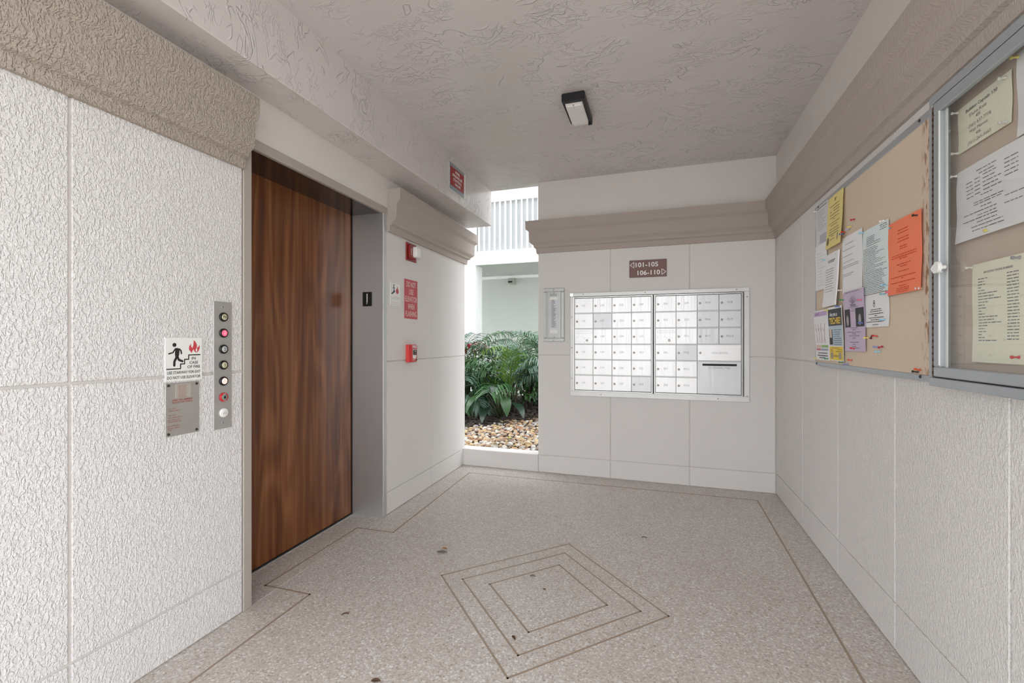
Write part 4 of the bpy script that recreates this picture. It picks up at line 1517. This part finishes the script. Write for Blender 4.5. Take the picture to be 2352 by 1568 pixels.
def palm(label, x, y, h, fronds, seed, trunk_h=.12, stems=5, spread=.07):
    rr = random.Random(seed)
    t = thing('garden_palm', label, 'palm', (x, y, gz(x, y)), 0, 'palms in the garden')
    g = G()
    for i in range(stems):
        a = rr.uniform(0, 6.3)
        b = Vector((spread * cos(a) * rr.uniform(.2, 1), spread * sin(a) * rr.uniform(.2, 1), -.03))
        g.tube([b, b + Vector((b.x * .6, b.y * .6, trunk_h + .05 + rr.uniform(0, .1))), b + Vector((b.x * 1.6, b.y * 1.6, trunk_h + .25 + rr.uniform(0, .15)))], [.022, .017, .010], 6)
    g.build('stem_cluster', BARK, t, True)
    for az, L, rise, droop, mi, bz in fronds:
        lf, st = frond_geo(L, R(rise), R(droop), 26, .33 * h, .0095, rr, R(az))
        f = lf.build('frond', LF[mi], t)
        f.location = (rr.uniform(-.04, .04), rr.uniform(-.04, .04), bz)
        st.build('rachis', STEM if mi != 2 else LF[2], f, True)
    return t


def broad_leaf(L, wd, bend, n=7, fold=.16):
    vs, fs = [], []
    for i in range(n + 1):
        u = i / n
        hw = wd / 2 * (sin(pi * min(1, u * .96 + .03)) ** .75)
        xx, zz = L * u * cos(bend * u * .6), -L * u * sin(bend * u * .6) * u
        vs += [(xx, -hw, zz + hw * fold), (xx, 0, zz), (xx, hw, zz + hw * fold)]
    for i in range(n):
        a = i * 3
        fs += [(a, a + 3, a + 4, a + 1), (a + 1, a + 4, a + 5, a + 2)]
    return vs, fs


def leafy(name, label, cat, x, y, leaves, mats, group=None, stemmat=STEM):
    """plant of separate large leaves: (azimuth, stalk length, stalk rise, leaf length, width, pitch, bend, material index)"""
    t = thing(name, label, cat, (x, y, gz(x, y)), 0, group)
    for az, sl, rise, L, wd, pitch, bend, mi in leaves:
        a = R(az)
        tip = Vector((cos(a) * sl * cos(R(rise)), sin(a) * sl * cos(R(rise)), sl * sin(R(rise))))
        mid = tip * .5 + Vector((0, 0, sl * .06))
        vs, fs = broad_leaf(L, wd, R(bend))
        o = G().add(vs, fs).build('leaf', mats[mi], t, True)
        o.location = tip
        o.rotation_euler = (0, -R(pitch), a)
        st = G().tube([(0, 0, -.02), mid, tip], [.008, .006, .004], 5).build('leaf_stalk', stemmat, t, True)
    return t


def shrub(label, x, y, h, w_, n, mat, seed, leafL=.09, leafW=.04):
    rr = random.Random(seed)
    t = thing('garden_shrub', label, 'shrub', (x, y, gz(x, y)), 0, 'shrubs in the garden')
    st, lf = G(), G()
    for i in range(9):
        a, e = rr.uniform(0, 6.3), rr.uniform(.15, 1)
        top = Vector((w_ * .5 * e * cos(a), w_ * .5 * e * sin(a), h * rr.uniform(.6, 1)))
        st.tube([(top.x * .15, top.y * .15, -.03), (top.x * .5, top.y * .5, top.z * .55), top], [.010, .007, .004], 5)
        for k in range(n // 9):
            u = rr.uniform(.25, 1.03)
            p = Vector((top.x * u, top.y * u, top.z * u)) + Vector((rr.uniform(-.05, .05), rr.uniform(-.05, .05), rr.uniform(-.03, .03)))
            vs, fs = broad_leaf(leafL * rr.uniform(.7, 1.2), leafW * rr.uniform(.8, 1.2), rr.uniform(.2, 1.4), 4)
            mt = Matrix.Rotation(rr.uniform(0, 6.3), 3, 'Z') @ Matrix.Rotation(rr.uniform(-.7, .9), 3, 'Y') @ Matrix.Rotation(rr.uniform(-.5, .5), 3, 'X')
            lf.add([p + mt @ Vector(q) for q in vs], fs)
    st.build('branches', BARK, t, True)
    lf.build('foliage', mat, t, True, 'stuff')
    return t


palm('clumping green palm growing at the middle of the garden bed', -2.05, 6.15, 1.0,
     [(200, 1.00, 74, 95, 0, .15), (330, 1.05, 72, 100, 1, .18), (262, .80, 58, 110, 0, .12), (20, 1.05, 78, 90, 0, .2), (120, 1.15, 80, 80, 1, .2), (292, .95, 80, 70, 2, .16),
      (70, 1.2, 82, 70, 0, .2), (180, .85, 56, 100, 0, .16), (345, .9, 60, 100, 1, .18), (150, 1.0, 66, 95, 0, .15)], 3)
palm('drooping blue-green palm at the mailbox wall side of the bed', -1.52, 6.75, 1.1,
     [(180, 1.25, 72, 105, 1, .2), (215, 1.15, 66, 110, 1, .2), (150, 1.25, 76, 95, 0, .2), (250, 1.0, 66, 105, 1, .18), (285, .9, 62, 110, 0, .15), (330, 1.1, 70, 100, 0, .2), (60, 1.2, 78, 80, 0, .2), (200, .9, 48, 110, 0, .15), (235, 1.3, 80, 85, 1, .2)], 5)
palm('bright yellow-green palm leaning in from behind the alarm wall', -3.02, 6.45, 1.1,
     [(0, 1.15, 70, 95, 2, .25), (330, 1.0, 62, 105, 0, .2), (20, 1.3, 76, 90, 0, .3), (300, .9, 56, 105, 1, .2), (350, .9, 46, 100, 2, .2), (40, 1.2, 72, 80, 0, .25), (270, .8, 45, 100, 0, .15), (180, 1.1, 72, 90, 0, .2), (315, 1.2, 78, 80, 1, .25)], 8)
palm('dark low palm frond clump at the front left of the bed', -2.78, 5.95, .8,
     [(330, .62, 52, 130, 1, .1), (300, .55, 50, 130, 0, .1), (10, .7, 58, 110, 0, .12), (250, .6, 55, 110, 0, .1), (350, .5, 36, 120, 1, .1)], 11, .06, 3)
palm('tall deep green palm behind the others near the walkway', -2.5, 7.35, 1.1,
     [(260, 1.2, 70, 95, 0, .2), (300, 1.1, 68, 95, 0, .2), (220, 1.2, 74, 90, 1, .2), (340, 1.3, 76, 85, 0, .2), (180, 1.2, 70, 90, 0, .2), (20, 1.2, 76, 85, 0, .2), (280, .9, 50, 100, 0, .15)], 14)
leafy('broadleaf_plant', 'broad dark-leaved plant with purple undersides in front of the palm clump', 'plant', -2.10, 5.85,
      [(200, .50, 62, .40, .19, 8, 40, 0), (230, .42, 54, .36, .17, -10, 50, 1), (160, .56, 66, .38, .18, 15, 40, 0), (350, .58, 68, .40, .13, 24, 20, 2), (300, .40, 56, .34, .15, -14, 50, 1),
       (275, .46, 72, .26, .13, 20, 60, 0), (330, .34, 46, .30, .14, -12, 45, 0), (250, .28, 40, .26, .13, -20, 50, 0), (10, .42, 56, .30, .13, 0, 45, 1), (190, .3, 36, .28, .14, -10, 40, 2), (215, .5, 76, .3, .15, 40, 60, 0)], BL)
leafy('ti_plant', 'small red-leaved plant at the edge of the alarm wall', 'plant', -2.74, 6.20,
      [(az, .88 + .05 * (i % 3), 84, .26, .06, 35 - 9 * (i % 5), 40, 4 if i % 2 == 0 else 5) for i, az in enumerate(range(0, 360, 30))], BL)
shrub('leafy mid-green shrub by the mailbox wall, in front of the drooping palm', -1.84, 6.40, .80, .50, 230, BL[3], 21, .11, .05)
shrub('dense dark green shrub behind the palms on the walkway side', -1.95, 7.25, .85, .9, 260, BL[1], 22, .11, .05)
shrub('dense dark green shrub behind the red-leaved plant', -2.95, 7.05, .8, .9, 260, BL[1], 23, .11, .05)
shrub('low dark shrub hugging the soil under the drooping palm', -1.80, 6.85, .5, .7, 220, BL[0], 24, .12, .06)
shrub('low dark shrub hugging the soil left of the palm clump', -2.62, 6.45, .5, .7, 200, BL[0], 25, .12, .06)
lf_ = G().add(*broad_leaf(.06, .028, .3)).build('fallen_leaf', leafmat('lime_leaf', (150, 176, 40), (180, 200, 70)))
lf_.location = (-1.66, 4.86, gz(-1.66, 4.86) + .045)
lf_.rotation_euler = (.1, .0, .3)
tag(lf_, 'lime green fallen leaf lying on the pebbles', 'leaf')
